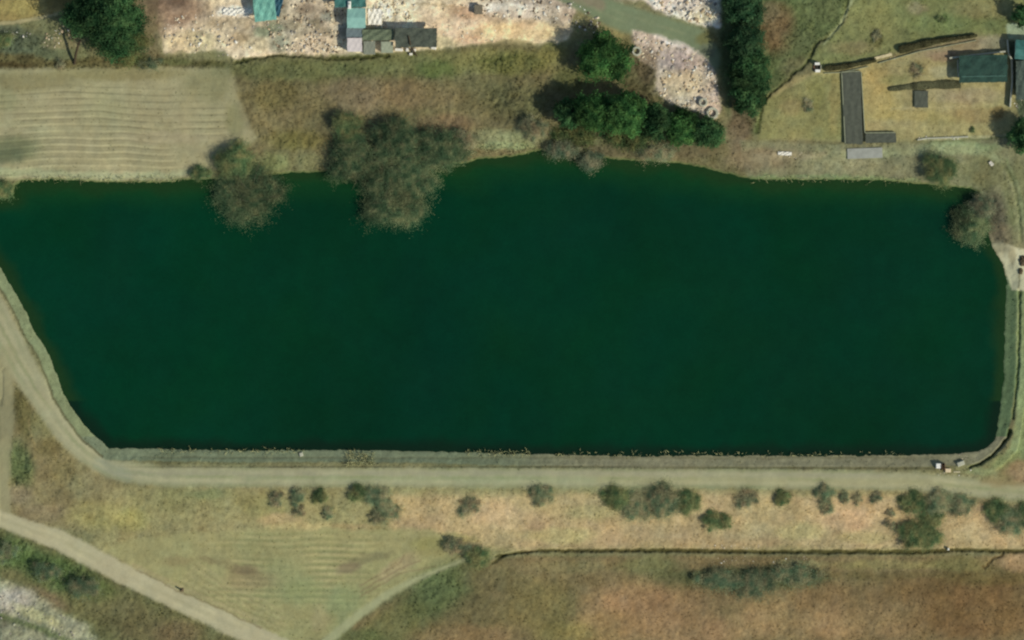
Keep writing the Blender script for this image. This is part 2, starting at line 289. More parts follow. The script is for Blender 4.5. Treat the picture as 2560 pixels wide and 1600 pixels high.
# striped triangular field
TRI = [(330, 1345), (600, 1325), (1060, 1322), (1150, 1345), (1160, 1385), (1060, 1440), (900, 1530), (830, 1590), (700, 1640), (520, 1530), (380, 1450), (260, 1380)]
poly(TRI, (150, 145, 102), 0.95, soft=10, warp=2, rough=0.04, cls=4)
f = sub(TRI); fm = 1 - sstep(-22, 4, psdf(WX[f], WY[f], TRI))
ph = (Y[f] + 9 * fbm(X[f], Y[f], 220, 3, 71) - 0.01 * X[f]) / 16.0
sa = np.sin(ph * 2 * np.pi) * fm * np.clip(0.5 + 1.2 * fbm(X[f], Y[f], 90, 3, 77, sy=3), 0, 1) * (1 - 0.75 * sstep(1470, 1540, Y[f])) * sstep(420, 620, X[f]) * sstep(1000, 880, X[f])
C[f] = C[f] * (1 + sa[..., None] * np.array([0.22, 0.17, 0.20])); Z[f] += 0.04 * sa
blob(700, 1450, 80, 50, (136, 140, 100), 0.6); blob(860, 1500, 50, 40, (130, 138, 98), 0.7); blob(760, 1480, 50, 30, (134, 142, 98), 0.6); blob(620, 1450, 60, 30, (150, 132, 98), 0.5)
blob(920, 1395, 60, 12, (122, 116, 84), 0.7, ang=-12); blob(870, 1420, 30, 12, (124, 110, 88), 0.7, ang=-15); blob(990, 1420, 60, 18, (166, 148, 112), 0.7, ang=-30); blob(440, 1405, 40, 14, (126, 112, 80), 0.5)
blob(800, 1550, 22, 30, (160, 148, 108), 0.7); blob(860, 1580, 30, 40, (132, 140, 100), 0.6); blob(1090, 1370, 60, 22, (140, 132, 88), 0.7); blob(1080, 1360, 50, 16, (146, 142, 90), 0.6)
for o in (16, 30, 44, 58):
    line([(430 + o, 1466 - o * .9, 2), (560, 1530 - o, 2), (700, 1600 - o * 1.1, 2)], (128, 116, 84), 0.45, soft=3.5, warp=2)
    line([(440 + o, 1462 - o * .9, 2), (570, 1525 - o, 2), (710, 1595 - o * 1.1, 2)], (166, 152, 114), 0.4, soft=3.5, warp=2)
blob(590, 1420, 60, 12, (126, 114, 84), 0.4, ang=20); blob(520, 1400, 26, 8, (118, 104, 76), 0.4, ang=15); blob(610, 1425, 30, 12, (112, 100, 76), 0.5)
for k, o in ((0, -18), (1, -30), (2, -44)):
    line([(1090 - 40 * k, 1425 + o + 8, 2), (1000, 1452 + o, 2), (900, 1510 + o, 2)], (128, 112, 84), 0.6, soft=3, warp=1)
# south-east fields
poly([(1290, 1392), (2760, 1388), (2760, 1780), (700, 1780), (800, 1640), (900, 1550), (1060, 1455), (1180, 1405)], (120, 106, 74), soft=7, warp=1, rough=0.11)
blob(1100, 1480, 110, 60, (84, 98, 62), 0.85, ang=-30, rough=0.18); blob(980, 1570, 90, 50, (98, 100, 62), 0.7, ang=-30); blob(900, 1600, 60, 30, (88, 100, 62), 0.7)
blob(1200, 1540, 80, 50, (108, 100, 68), 0.7); blob(1240, 1450, 80, 30, (106, 98, 68), 0.7); blob(1350, 1520, 90, 70, (116, 108, 68), 0.7); blob(1180, 1590, 90, 26, (138, 114, 80), 0.6)
blob(1420, 1420, 100, 18, (128, 118, 82), 0.7); blob(1620, 1415, 80, 22, (110, 110, 72), 0.7); blob(1700, 1450, 90, 24, (98, 98, 64), 0.8)
blob(1620, 1520, 150, 60, (150, 122, 88), 0.9); blob(1520, 1570, 80, 40, (148, 124, 84), 0.7); blob(1720, 1580, 140, 40, (150, 122, 88), 0.8); blob(1800, 1500, 60, 16, (130, 112, 80), 0.6)
blob(1900, 1445, 170, 26, (82, 92, 60), 0.85, rough=0.25); blob(2000, 1410, 60, 10, (140, 134, 96), 0.8); blob(1990, 1550, 150, 50, (146, 122, 86), 0.8); blob(2140, 1500, 150, 40, (126, 104, 72), 0.8)
blob(2160, 1560, 160, 40, (140, 116, 82), 0.6); blob(2230, 1412, 180, 12, (132, 122, 80), 0.7); blob(2400, 1470, 160, 40, (106, 84, 54), 0.85); blob(2480, 1440, 120, 24, (100, 92, 56), 0.6)
blob(2450, 1540, 160, 60, (118, 92, 60), 0.85); blob(2560, 1405, 60, 24, (156, 132, 98), 0.8); blob(2400, 1410, 70, 20, (110, 106, 66), 0.7); blob(2200, 1440, 180, 10, (104, 92, 60), 0.6)
blob(1420, 1590, 70, 30, (126, 118, 70), 0.6)
line([(1240, 1392, 2), (1290, 1382, 3), (1340, 1378, 3), (1500, 1377, 4), (1700, 1377, 5), (1900, 1380, 4), (2140, 1380, 5), (2300, 1379, 5), (2420, 1376, 4), (2760, 1384, 5)], (74, 70, 38), 0.95, soft=3, warp=1, depth=0.55, rough=0.1)
line([(1230, 1410, 2), (1262, 1388, 3)], (64, 62, 32), 0.9, soft=3, depth=0.3); line([(2462, 1418, 2), (2482, 1400, 3), (2510, 1384, 3)], (88, 74, 44), 0.9, soft=3, warp=2, depth=0.3)
# south-west river corner
poly([(-220, 1230), (0, 1322), (150, 1378), (300, 1458), (450, 1530), (620, 1620), (700, 1780), (-220, 1780)], (104, 102, 68), soft=7, warp=1, rough=0.16)
blob(20, 1380, 60, 40, (86, 104, 62), 0.85, rough=0.3); blob(130, 1425, 110, 40, (76, 98, 56), 0.8, ang=20, rough=0.3); blob(240, 1470, 60, 30, (84, 96, 56), 0.8, ang=25)
blob(330, 1560, 110, 50, (108, 98, 68), 0.7, ang=25); blob(440, 1580, 60, 30, (112, 96, 70), 0.6); blob(110, 1500, 60, 22, (116, 100, 76), 0.8, ang=20)
poly([(-220, 1430), (0, 1450), (80, 1480), (150, 1530), (220, 1570), (280, 1640), (300, 1780), (-220, 1780)], (128, 132, 106), 0.9, soft=14, warp=2, rough=0.2, cls=9)
blob(20, 1500, 60, 26, (156, 154, 140), 0.7); blob(90, 1540, 60, 14, (164, 164, 116), 0.6, ang=25)
line([(-200, 1510, 8), (0, 1540, 8), (60, 1560, 8), (120, 1580, 8), (190, 1620, 8)], (82, 94, 60), 0.9, soft=7, warp=2, depth=0.2)
# roads over everything
line(DAMROAD, (157, 153, 121), soft=9, rough=0.02, cls=1)
line([(620, 1196, 8), (1280, 1200, 10), (1700, 1200, 6)], (146, 152, 116), 0.5, soft=8)
line([(1500, 1200, 10), (2300, 1206, 10), (2760, 1240, 8)], (160, 154, 116), 0.6, soft=8)
line([(300, 1182, 8), (640, 1184, 6), (1280, 1182, 5), (2200, 1188, 5)], (146, 142, 118), 0.6, soft=6)
line([(-30, 760, 10), (40, 890, 12), (110, 1000, 10)], (156, 150, 118), 0.7, soft=9)
line([(250, 1160, 16), (320, 1188, 14)], (144, 146, 122), 0.8, soft=10)
line(BRANCH, (152, 146, 112), 0.8, soft=8, rough=0.03, cls=1)
line(FARMROAD, (174, 166, 134), soft=6, rough=0.02, cls=2)
line([(340, 1425, 2), (460, 1484, 2), (560, 1530, 2), (650, 1570, 2)], (116, 100, 70), 0.7, soft=3, warp=2)
line([(330, 1412, 4), (460, 1472, 4), (640, 1552, 5)], (162, 150, 112), 0.7, soft=5, warp=1)
line(PATH, (158, 158, 120), 0.9, soft=6, rough=0.03, cls=6)
blob(2500, 1190, 60, 22, (140, 126, 88), 0.8); blob(2550, 1180, 30, 30, (158, 128, 96), 0.7)
def track(pts, offs, colour, a, w=3):
    for o in offs:
        q = []
        for i, (x, y, _) in enumerate(pts):
            xa, ya, _ = pts[max(i - 1, 0)]; xb, yb, _ = pts[min(i + 1, len(pts) - 1)]; L_ = math.hypot(xb - xa, yb - ya)
            q.append((x - (yb - ya) / L_ * o, y + (xb - xa) / L_ * o, w))
        sl, m = line(q, None, soft=3.5, warp=1)
        paint(m * np.clip(0.5 + 1.3 * fbm(X[sl], Y[sl], 70, 3, 205 + int(o)), 0, 1), colour, sl, a)
track(DAMROAD, (-10, 10), (172, 166, 130), 0.6); track(DAMROAD, (0,), (132, 138, 98), 0.6, 3); track(DAMROAD, (-21, 21), (130, 136, 98), 0.4, 4)
track(FARMROAD, (-10, 10), (186, 176, 140), 0.6); track(FARMROAD, (0,), (158, 150, 114), 0.6, 3); track(TRACK, (-9, 9), (136, 140, 108), 0.5)
# revetment round the dam side of the pond
ban = dam * (WD > -4) * (1 - sstep(26, 32, WD)) * sstep(-4, 1, WD)
ban *= ((Y > 690) | (X < 100)).astype(float)
wst = (X < 270) * 1.0
bcol = np.where(Y[..., None] > 1090, lin((118, 126, 100)) * (1 - sstep(1150, 1500, X)[..., None]) + lin((132, 128, 102)) * sstep(1150, 1500, X)[..., None], np.where(X[..., None] < 1000, lin((124, 132, 98)), lin((98, 116, 82))))
n1 = fbm(X, Y, 50, 4, 81) + 0.9 * fbm(X, Y, 12, 3, 82, rough=0.8) + np.where(Y > 1090, fbm(X, Y, 60, 3, 84, sy=7), fbm(X, Y, 12, 3, 84, sy=.25)); bcol = bcol * (1 + 0.15 * n1[..., None])
C = C * (1 - ban[..., None]) + bcol * ban[..., None]
CLS[ban > 0.5] = 10; R = R * (1 - ban) + 0.03 * ban
southb = (Y > 1105) * sstep(270, 420, X) * sstep(2360, 2330, X)
ln = ban * 0 + (1 - sstep(1.5, 4, np.abs(Y - 1166 - 4 * sstep(1200, 2300, X)))) * southb * (0.55 + 0.45 * fbm(X, Y, 90, 3, 83))
ln += (1 - sstep(1.5, 4, np.abs(Y - 1144 + 3 * fbm(X, Y, 60, 2, 85)))) * southb * 0.35
lw = (1 - sstep(1.5, 4, np.abs(WD - 27))) * (X < 260) * (Y > 690) * (Y < 1150) * 0.8
le = 0
ln = np.clip(ln + lw, 0, 1)
C = C * (1 - ln[..., None]) + lin((92, 88, 62)) * ln[..., None]; Z -= 0.14 * ln
# grass shoulder and kerb lines, east side
poly([(2540, 720), (2760, 720), (2760, 1190), (2440, 1196), (2480, 1165), (2524, 1120), (2540, 1040)], (128, 140, 98), 0.9, soft=6, warp=1, rough=0.05)
blob(2548, 900, 8, 150, (140, 150, 108), 0.7); blob(2520, 1160, 50, 30, (122, 124, 82), 0.7)
blob(2500, 1195, 60, 22, (144, 128, 90), 0.7); blob(2552, 1175, 40, 24, (162, 132, 100), 0.8); blob(2450, 1180, 40, 8, (134, 140, 100), 0.6)
line([(2548, 725, 3), (2547, 850, 3), (2541, 960, 3), (2536, 1010, 2), (2530, 1045, 3)], (72, 86, 46), 0.9, soft=3, warp=1, depth=0.4)
line([(2525, 1076, 5), (2518, 1096, 3), (2500, 1118, 3), (2476, 1142, 3), (2448, 1160, 3), (2420, 1168, 2)], (58, 68, 32), 0.95, soft=2.5, warp=1, depth=0.7)
# bare concrete spillway on the east edge
poly([(2482, 612), (2500, 606), (2560, 625), (2760, 640), (2760, 740), (2530, 724), (2520, 700), (2508, 664)], (196, 190, 156), soft=4, warp=1, rough=0.05, cls=11)
blob(2500, 620, 24, 18, (150, 142, 112), 0.8); blob(2530, 640, 8, 30, (168, 156, 120), 0.7); line([(2548, 670, 2), (2546, 720, 2)], (128, 120, 86), 0.8, soft=2)
# weedy margin along the north bank (above water)
mg = (1 - sstep(0, 7, WD)) * (WD > -8) * (1 - dam)
C = C * (1 - 0.7 * mg[..., None]) + lin((84, 100, 56)) * 0.7 * mg[..., None]
bed = WD < -3
C[bed] = lin((60, 66, 40)); CLS[WD < -2] = 0

# ---- meso variation of tone and hue, relief
soft = np.isin(CLS, (1, 2, 5, 6, 10, 11))
va = np.where(soft, 0.35, 1.0); va = np.where(np.isin(CLS, (3, 4)), 0.55, va)
n1 = fbm(WX, WY, 60, 4, 91); n2 = fbm(X, Y, 14, 3, 95, rough=0.7); n3 = fbm(WX, WY, 90, 3, 99); n4 = fbm(X * 1.6, Y, 26, 3, 103)
tone = 1 + va * (0.28 * n1 + 0.19 * n2 + 0.14 * n4)
big = np.isin(CLS, (7, 8, 9))
n5 = fbm(X, Y, 10, 3, 107, rough=0.8)
tone = np.where(big, tone + 0.38 * n5 + 0.15 * n2 + 0.15 * n4, tone)
hue = va * n3
C *= tone[..., None]
C[..., 0] *= 1 + 0.10 * hue; C[..., 1] *= 1 - 0.0 * hue; C[..., 2] *= 1 + 0.02 * hue
hr = va * fbm(X, Y, 22, 3, 111)
C[..., 0] *= 1 + 0.05 * hr; C[..., 2] *= 1 - 0.08 * hr
C *= np.where(soft, 1.0, np.where(big, 1.26, 1.02))[..., None] * np.where(big[..., None], np.array([1.02, 0.99, 0.97]), np.array([0.99, 1.02, 0.95])); C = np.clip(C, 0.002, 0.9)
Z += R * (1.3 * fbm(X, Y, 12, 3, 121, rough=0.75) + 0.8 * fbm(X, Y, 40, 2, 125)) * (WD > 2)
edge = np.minimum.reduce([sstep(-200, -120, X), sstep(2760, 2680, X), sstep(-180, -110, Y), sstep(1780, 1710, Y)])
Z = Z * edge + 0.2 * (1 - edge)

WXm = (X - 1280) * S; WYm = (800 - Y) * S

def gz(px, py):
    i = (px - gx[0]) / G; j = (py - gy[0]) / G
    i = min(max(i, 0), NX - 2); j = min(max(j, 0), NY - 2)
    a, b = int(i), int(j); u, v = i - a, j - b
    return (Z[b, a] * (1 - u) + Z[b, a + 1] * u) * (1 - v) + (Z[b + 1, a] * (1 - u) + Z[b + 1, a + 1] * u) * v
def at(px, py, z=0.0):
    k = (H - z) / H
    return ((px - 1280) * S * k, (800 - py) * S * k, z)

# ------------------------------------------------------------------ mesh and material helpers
def mesh_np(name, V, F, nper, mat, cols=None, smooth=False):
    me = bpy.data.meshes.new(name)
    V = np.asarray(V, np.float32); F = np.asarray(F, np.int32)
    me.vertices.add(len(V)); me.vertices.foreach_set('co', V.ravel())
    me.loops.add(F.size); me.loops.foreach_set('vertex_index', F.ravel())
    me.polygons.add(len(F)); me.polygons.foreach_set('loop_start', np.arange(len(F), dtype=np.int32) * nper)
    me.polygons.foreach_set('loop_total', np.full(len(F), nper, np.int32))
    if smooth: me.polygons.foreach_set('use_smooth', np.ones(len(F), bool))
    me.update(calc_edges=True)
    if cols is not None:
        at_ = me.color_attributes.new('cover', 'FLOAT_COLOR', 'POINT')
        c4 = np.ones((len(V), 4), np.float32); c4[:, :3] = cols
        at_.data.foreach_set('color', c4.ravel())
    if mat: me.materials.append(mat)
    return me
def put(name, me, parent=None, loc=None):
    o = bpy.data.objects.new(name, me); col.objects.link(o)
    if parent: o.parent = parent
    if loc: o.location = loc
    return o
def tag(o, label=None, cat=None, group=None, kind=None):
    if label: o['label'] = label
    if cat: o['category'] = cat
    if group: o['group'] = group
    if kind: o['kind'] = kind
    return o
def empty(name, loc, label, cat, group=None, rz=0):
    o = bpy.data.objects.new(name, None); col.objects.link(o); o.location = loc; o.rotation_euler = (0, 0, rz)
    return tag(o, label, cat, group)

def mat_cover(name, scale=1.2, amt=0.25, bump=0.2, rough=0.95, fine=5.0):
    m = bpy.data.materials.new(name); m.use_nodes = True; n = m.node_tree; L = n.links
    p = n.nodes['Principled BSDF']; p.inputs['Roughness'].default_value = rough; p.inputs['Specular IOR Level'].default_value = 0.15
    a = n.nodes.new('ShaderNodeAttribute'); a.attribute_name = 'cover'
    tc = n.nodes.new('ShaderNodeTexCoord')
    t = n.nodes.new('ShaderNodeTexNoise'); t.inputs['Scale'].default_value = scale; t.inputs['Detail'].default_value = 5; t.inputs['Roughness'].default_value = 0.65
    t2 = n.nodes.new('ShaderNodeTexNoise'); t2.inputs['Scale'].default_value = fine; t2.inputs['Detail'].default_value = 3
    L.new(tc.outputs['Object'], t.inputs['Vector']); L.new(tc.outputs['Object'], t2.inputs['Vector'])
    ad = n.nodes.new('ShaderNodeMath'); ad.operation = 'ADD'; L.new(t.outputs['Fac'], ad.inputs[0]); L.new(t2.outputs['Fac'], ad.inputs[1])
    mr = n.nodes.new('ShaderNodeMapRange'); mr.inputs['From Min'].default_value = 0.7; mr.inputs['From Max'].default_value = 1.3
    mr.inputs['To Min'].default_value = 1 - amt; mr.inputs['To Max'].default_value = 1 + amt
    L.new(ad.outputs[0], mr.inputs['Value'])
    mx = n.nodes.new('ShaderNodeVectorMath'); mx.operation = 'SCALE'
    L.new(a.outputs['Color'], mx.inputs[0]); L.new(mr.outputs[0], mx.inputs['Scale']); L.new(mx.outputs[0], p.inputs['Base Color'])
    b = n.nodes.new('ShaderNodeBump'); b.inputs['Strength'].default_value = bump; b.inputs['Distance'].default_value = 0.1
    L.new(t2.outputs['Fac'], b.inputs['Height']); L.new(b.outputs[0], p.inputs['Normal'])
    return m
def mat_plain(name, c, rough=0.8, amt=0.2, scale=2.0, metal=0.0, spec=0.3):
    m = bpy.data.materials.new(name); m.use_nodes = True; n = m.node_tree; L = n.links
    p = n.nodes['Principled BSDF']; p.inputs['Roughness'].default_value = rough; p.inputs['Metallic'].default_value = metal
    p.inputs['Specular IOR Level'].default_value = spec
    tc = n.nodes.new('ShaderNodeTexCoord'); t = n.nodes.new('ShaderNodeTexNoise'); t.inputs['Scale'].default_value = scale; t.inputs['Detail'].default_value = 4
    L.new(tc.outputs['Object'], t.inputs['Vector'])
    r = n.nodes.new('ShaderNodeValToRGB'); c = np.asarray(c, float)
    r.color_ramp.elements[0].position = 0.3; r.color_ramp.elements[1].position = 0.7
    r.color_ramp.elements[0].color = (*np.clip(c * (1 - amt), 0, 1), 1); r.color_ramp.elements[1].color = (*np.clip(c * (1 + amt), 0, 1), 1)
    L.new(t.outputs['Fac'], r.inputs[0]); L.new(r.outputs[0], p.inputs['Base Color'])
    return m
def P8(name, c, **k): return mat_plain(name, alb(c), **k)

# ------------------------------------------------------------------ build the setting
idx = np.arange(NX * NY).reshape(NY, NX)
Q = np.stack([idx[1:, :-1], idx[1:, 1:], idx[:-1, 1:], idx[:-1, :-1]], -1).reshape(-1, 4)
qc = CLS[:-1, :-1].ravel()
VV = np.stack([WXm, WYm, Z], -1).reshape(-1, 3)
CC = (np.clip(C / KFLAT, 0.001, 0.85)).reshape(-1, 3)
names = {0: 'ground', 1: 'dam_road', 2: 'farm_road', 3: 'ploughed_field', 4: 'stubble_field', 5: 'dirt_road', 6: 'footpath',
         7: 'rubble_yard', 8: 'stone_dump', 9: 'riverbed', 10: 'pond_bank', 11: 'concrete_apron'}
setlabels = {0: 'dry olive and brown grassland round the pond', 1: 'pale gravel road on top of the dam', 2: 'pale dirt farm road in the lower left corner',
             3: 'beige ploughed field with wavy furrows beside the pond', 4: 'striped triangular stubble field below the dam', 5: 'grey green dirt road between the rubble heaps',
             6: 'thin pale footpaths through the grass', 7: 'pale rubble strewn yard along the top edge', 8: 'stony dumping ground between the green trees',
             9: 'grey stony riverbed in the lower left corner', 10: 'sloping grey green bank round the dam side of the pond', 11: 'bare pale concrete apron at the right edge'}
m_g = mat_cover('grassland', 1.0, 0.30, 0.3); m_r = mat_cover('packed_gravel', 0.6, 0.08, 0.1); m_s = mat_cover('broken_stone', 1.2, 0.28, 0.3)
mats = {0: m_g, 1: m_r, 2: m_r, 3: mat_cover('tilled_soil', 0.9, 0.12, 0.2), 4: mat_cover('stubble', 0.9, 0.16, 0.2), 5: m_r, 6: m_r, 7: m_s, 8: m_s, 9: m_s,
        10: mat_cover('bank_lining', 1.2, 0.18, 0.2), 11: mat_cover('old_concrete', 0.8, 0.12, 0.1)}
for k, nm in names.items():
    q = Q[qc == k]
    u, inv = np.unique(q.ravel(), return_inverse=True)
    v = VV[u]; c = CC[u]; fcs = inv.reshape(-1, 4)
    if k == 0:      # the sheet goes on to the horizon
        n0 = len(v); x0, x1, y0, y1 = WXm.min(), WXm.max(), WYm.min(), WYm.max(); B = 4000.0
        ring = np.array([(x0, y0, .2), (x1, y0, .2), (x1, y1, .2), (x0, y1, .2), (-B, -B, .2), (B, -B, .2), (B, B, .2), (-B, B, .2)])
        v = np.vstack([v, ring]); c = np.vstack([c, np.tile(alb((118, 112, 80)), (8, 1))])
        rf = np.array([(4, 5, 1, 0), (5, 6, 2, 1), (6, 7, 3, 2), (7, 4, 0, 3)]) + n0
        fcs = np.vstack([fcs, rf])
    tag(put(nm, mesh_np(nm, v, fcs, 4, mats[k], c, smooth=True)), setlabels[k], kind='structure')

# water: one sheet, greener and browner over the weedy shallows, bank shade painted dark along the south
wm = mat_cover('pond_water', 0.3, 0.10, 0.05, rough=0.3, fine=1.6)
wm.node_tree.nodes['Principled BSDF'].inputs['Specular IOR Level'].default_value = 0.12
inw = (WD < 9)
WC = np.zeros(C.shape); WC[:] = lin((3, 48, 28))
dn = -WD
westy = sstep(900, 200, X)
WC = WC * (1 + 0.16 * westy[..., None] + (0.16 * fbm(X, Y, 260, 4, 131) + 0.12 * fbm(X, Y, 36, 4, 135, rough=0.75))[..., None]); WC[..., 2] *= 1 + 0.25 * fbm(X, Y, 180, 3, 137); WC[..., 0] *= 1 + 0.6 * fbm(X, Y, 140, 3, 139)
sh = 1 - sstep(2, 100 + 40 * fbm(X, Y, 90, 3, 141), dn)
topk = (1 - dam) * sh * 0.75
WC = WC * (1 - topk[..., None]) + lin((20, 62, 26)) * topk[..., None]
sh2 = (1 - sstep(6, 40 + 22 * fbm(X, Y, 60, 3, 143), dn)) * 0.8
sc = np.where(Y[..., None] > 1000, lin((14, 32, 20)), lin((30, 54, 24)))  # dark south rim: the bank's shade put into the water colour
WC = WC * (1 - sh2[..., None]) + sc * sh2[..., None]
step = 2
ii = idx[::step, ::step]
q = np.stack([ii[1:, :-1], ii[1:, 1:], ii[:-1, 1:], ii[:-1, :-1]], -1).reshape(-1, 4)
keep = inw.ravel()[q].all(1)
u, inv = np.unique(q[keep].ravel(), return_inverse=True)
v = VV[u].copy(); v[:, 2] = 0.0
tag(put('water', mesh_np('water', v, inv.reshape(-1, 4), 4, wm, np.clip(WC / KFLAT, 0.0005, 0.8).reshape(-1, 3)[u])), 'still dark green water of the reservoir', kind='structure')

# ------------------------------------------------------------------ grass tufts (uncountable)
def quads(Pc, Nrm, size, asp, rs):
    n = len(Pc)
    Nrm = Nrm / np.linalg.norm(Nrm, axis=1, keepdims=True)
    t = rs.normal(size=(n, 3)); t -= (t * Nrm).sum(1, keepdims=True) * Nrm; t /= np.linalg.norm(t, axis=1, keepdims=True)
    b = np.cross(Nrm, t)
    s = size[:, None]
    V = np.stack([Pc - t * s, Pc - b * s * asp, Pc + t * s, Pc + b * s * asp], 1).reshape(-1, 3)
    F = np.arange(4 * n).reshape(-1, 4)
    return V, F
def mat_leaf(name):
    m = mat_cover(name, 1.0, 0.12, 0.0, rough=0.9); n = m.node_tree; p = n.nodes['Principled BSDF']
    src = p.inputs['Base Color'].links[0].from_socket
    tr = n.nodes.new('ShaderNodeBsdfTranslucent'); n.links.new(src, tr.inputs['Color'])
    mx = n.nodes.new('ShaderNodeMixShader'); mx.inputs[0].default_value = 0.35
    n.links.new(p.outputs[0], mx.inputs[1]); n.links.new(tr.outputs[0], mx.inputs[2]); n.links.new(mx.outputs[0], n.nodes['Material Output'].inputs['Surface'])
    return m
m_leaf = mat_leaf('foliage')
rs = np.random.default_rng(5)
N = 170000
tx = rs.uniform(-60, 2620, N); ty = rs.uniform(-60, 1660, N)
ti = ((tx - gx[0]) / G).astype(int); tj = ((ty - gy[0]) / G).astype(int)
ok = (np.isin(CLS[tj, ti], (0, 10)) | (np.isin(CLS[tj, ti], (3, 4)) & (rs.random(N) < .55))) & (WD[tj, ti] > 3) & (rs.random(N) < np.clip(R[tj, ti] * 5, 0.25, 1)) & (fbm(tx, ty, 18, 3, 151) + rs.normal(0, .25, N) > -0.05)
tx, ty, ti, tj = tx[ok], ty[ok], ti[ok], tj[ok]; n = len(tx)
sz = rs.uniform(0.06, 0.17, n) * (1 + 1.5 * np.clip(R[tj, ti], 0, 0.3))
pc = np.stack([(tx - 1280) * S, (800 - ty) * S, Z[tj, ti] + sz * 0.7], 1)
nr = rs.normal(size=(n, 3)) * 0.8; nr[:, 2] = np.abs(nr[:, 2]) + 0.45
V, F = quads(pc, nr, sz, 0.6, rs)
tc_ = C[tj, ti] / KFLAT * rs.uniform(0.86, 1.20, (n, 1)) * np.array([1, 1.02, 0.94])
tag(put('grass', mesh_np('grass', V, F, 4, m_leaf, np.repeat(np.clip(tc_, .002, .8), 4, 0))), 'rough dry grass tufts all over the open ground', 'grass', kind='stuff')

# ------------------------------------------------------------------ trees and bushes
def tube(pts, rad, sides=6):
    V = []; F = []
    for i, (p, r) in enumerate(zip(pts, rad)):
        p = Vector(p)
        d = (Vector(pts[min(i + 1, len(pts) - 1)]) - Vector(pts[max(i - 1, 0)])).normalized()
        a = d.orthogonal().normalized(); b = d.cross(a)
        for k in range(sides):
            t = 2 * math.pi * k / sides
            V.append(tuple(p + a * (r * math.cos(t)) + b * (r * math.sin(t))))
        if i:
            o = (i - 1) * sides
            for k in range(sides): F.append((o + k, o + (k + 1) % sides, o + sides + (k + 1) % sides, o + sides + k))
    return V, F
m_bark = P8('bark', (96, 82, 64), rough=0.95, amt=0.3, scale=3)
m_twig = P8('grey_twigs', (98, 94, 72), rough=0.95, amt=0.3, scale=3)
STY = {  # base leaf albedo (r,g,b), variance, leaf size, density, squash
    'dark':   ((0.052, 0.125, 0.042), 0.55, 0.20, 1.15, 0.8),
    'green':  ((0.052, 0.138, 0.036), 0.55, 0.20, 1.1, 0.75),
    'olive':  ((0.125, 0.155, 0.055), 0.45, 0.16, 0.8, 0.6),
    'deep':   ((0.038, 0.090, 0.036), 0.50, 0.20, 1.15, 0.9),
    'willow': ((0.140, 0.195, 0.090), 0.45, 0.095, 0.8, 0.45),
    'grey':   ((0.230, 0.265, 0.150), 0.30, 0.10, 0.5, 0.4),
    'brown':  ((0.350, 0.335, 0.180), 0.30, 0.09, 0.42, 0.4),
    'bush':   ((0.310, 0.335, 0.175), 0.30, 0.09, 0.55, 0.4),
    'bushg':  ((0.195, 0.245, 0.100), 0.30, 0.09, 0.6, 0.4),
    'scrub':  ((0.200, 0.240, 0.125), 0.30, 0.10, 0.22, 0.3),
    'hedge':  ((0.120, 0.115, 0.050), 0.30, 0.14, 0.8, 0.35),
    'shadeband': ((0.200, 0.200, 0.100), 0.30, 0.13, 0.5, 0.35),
}
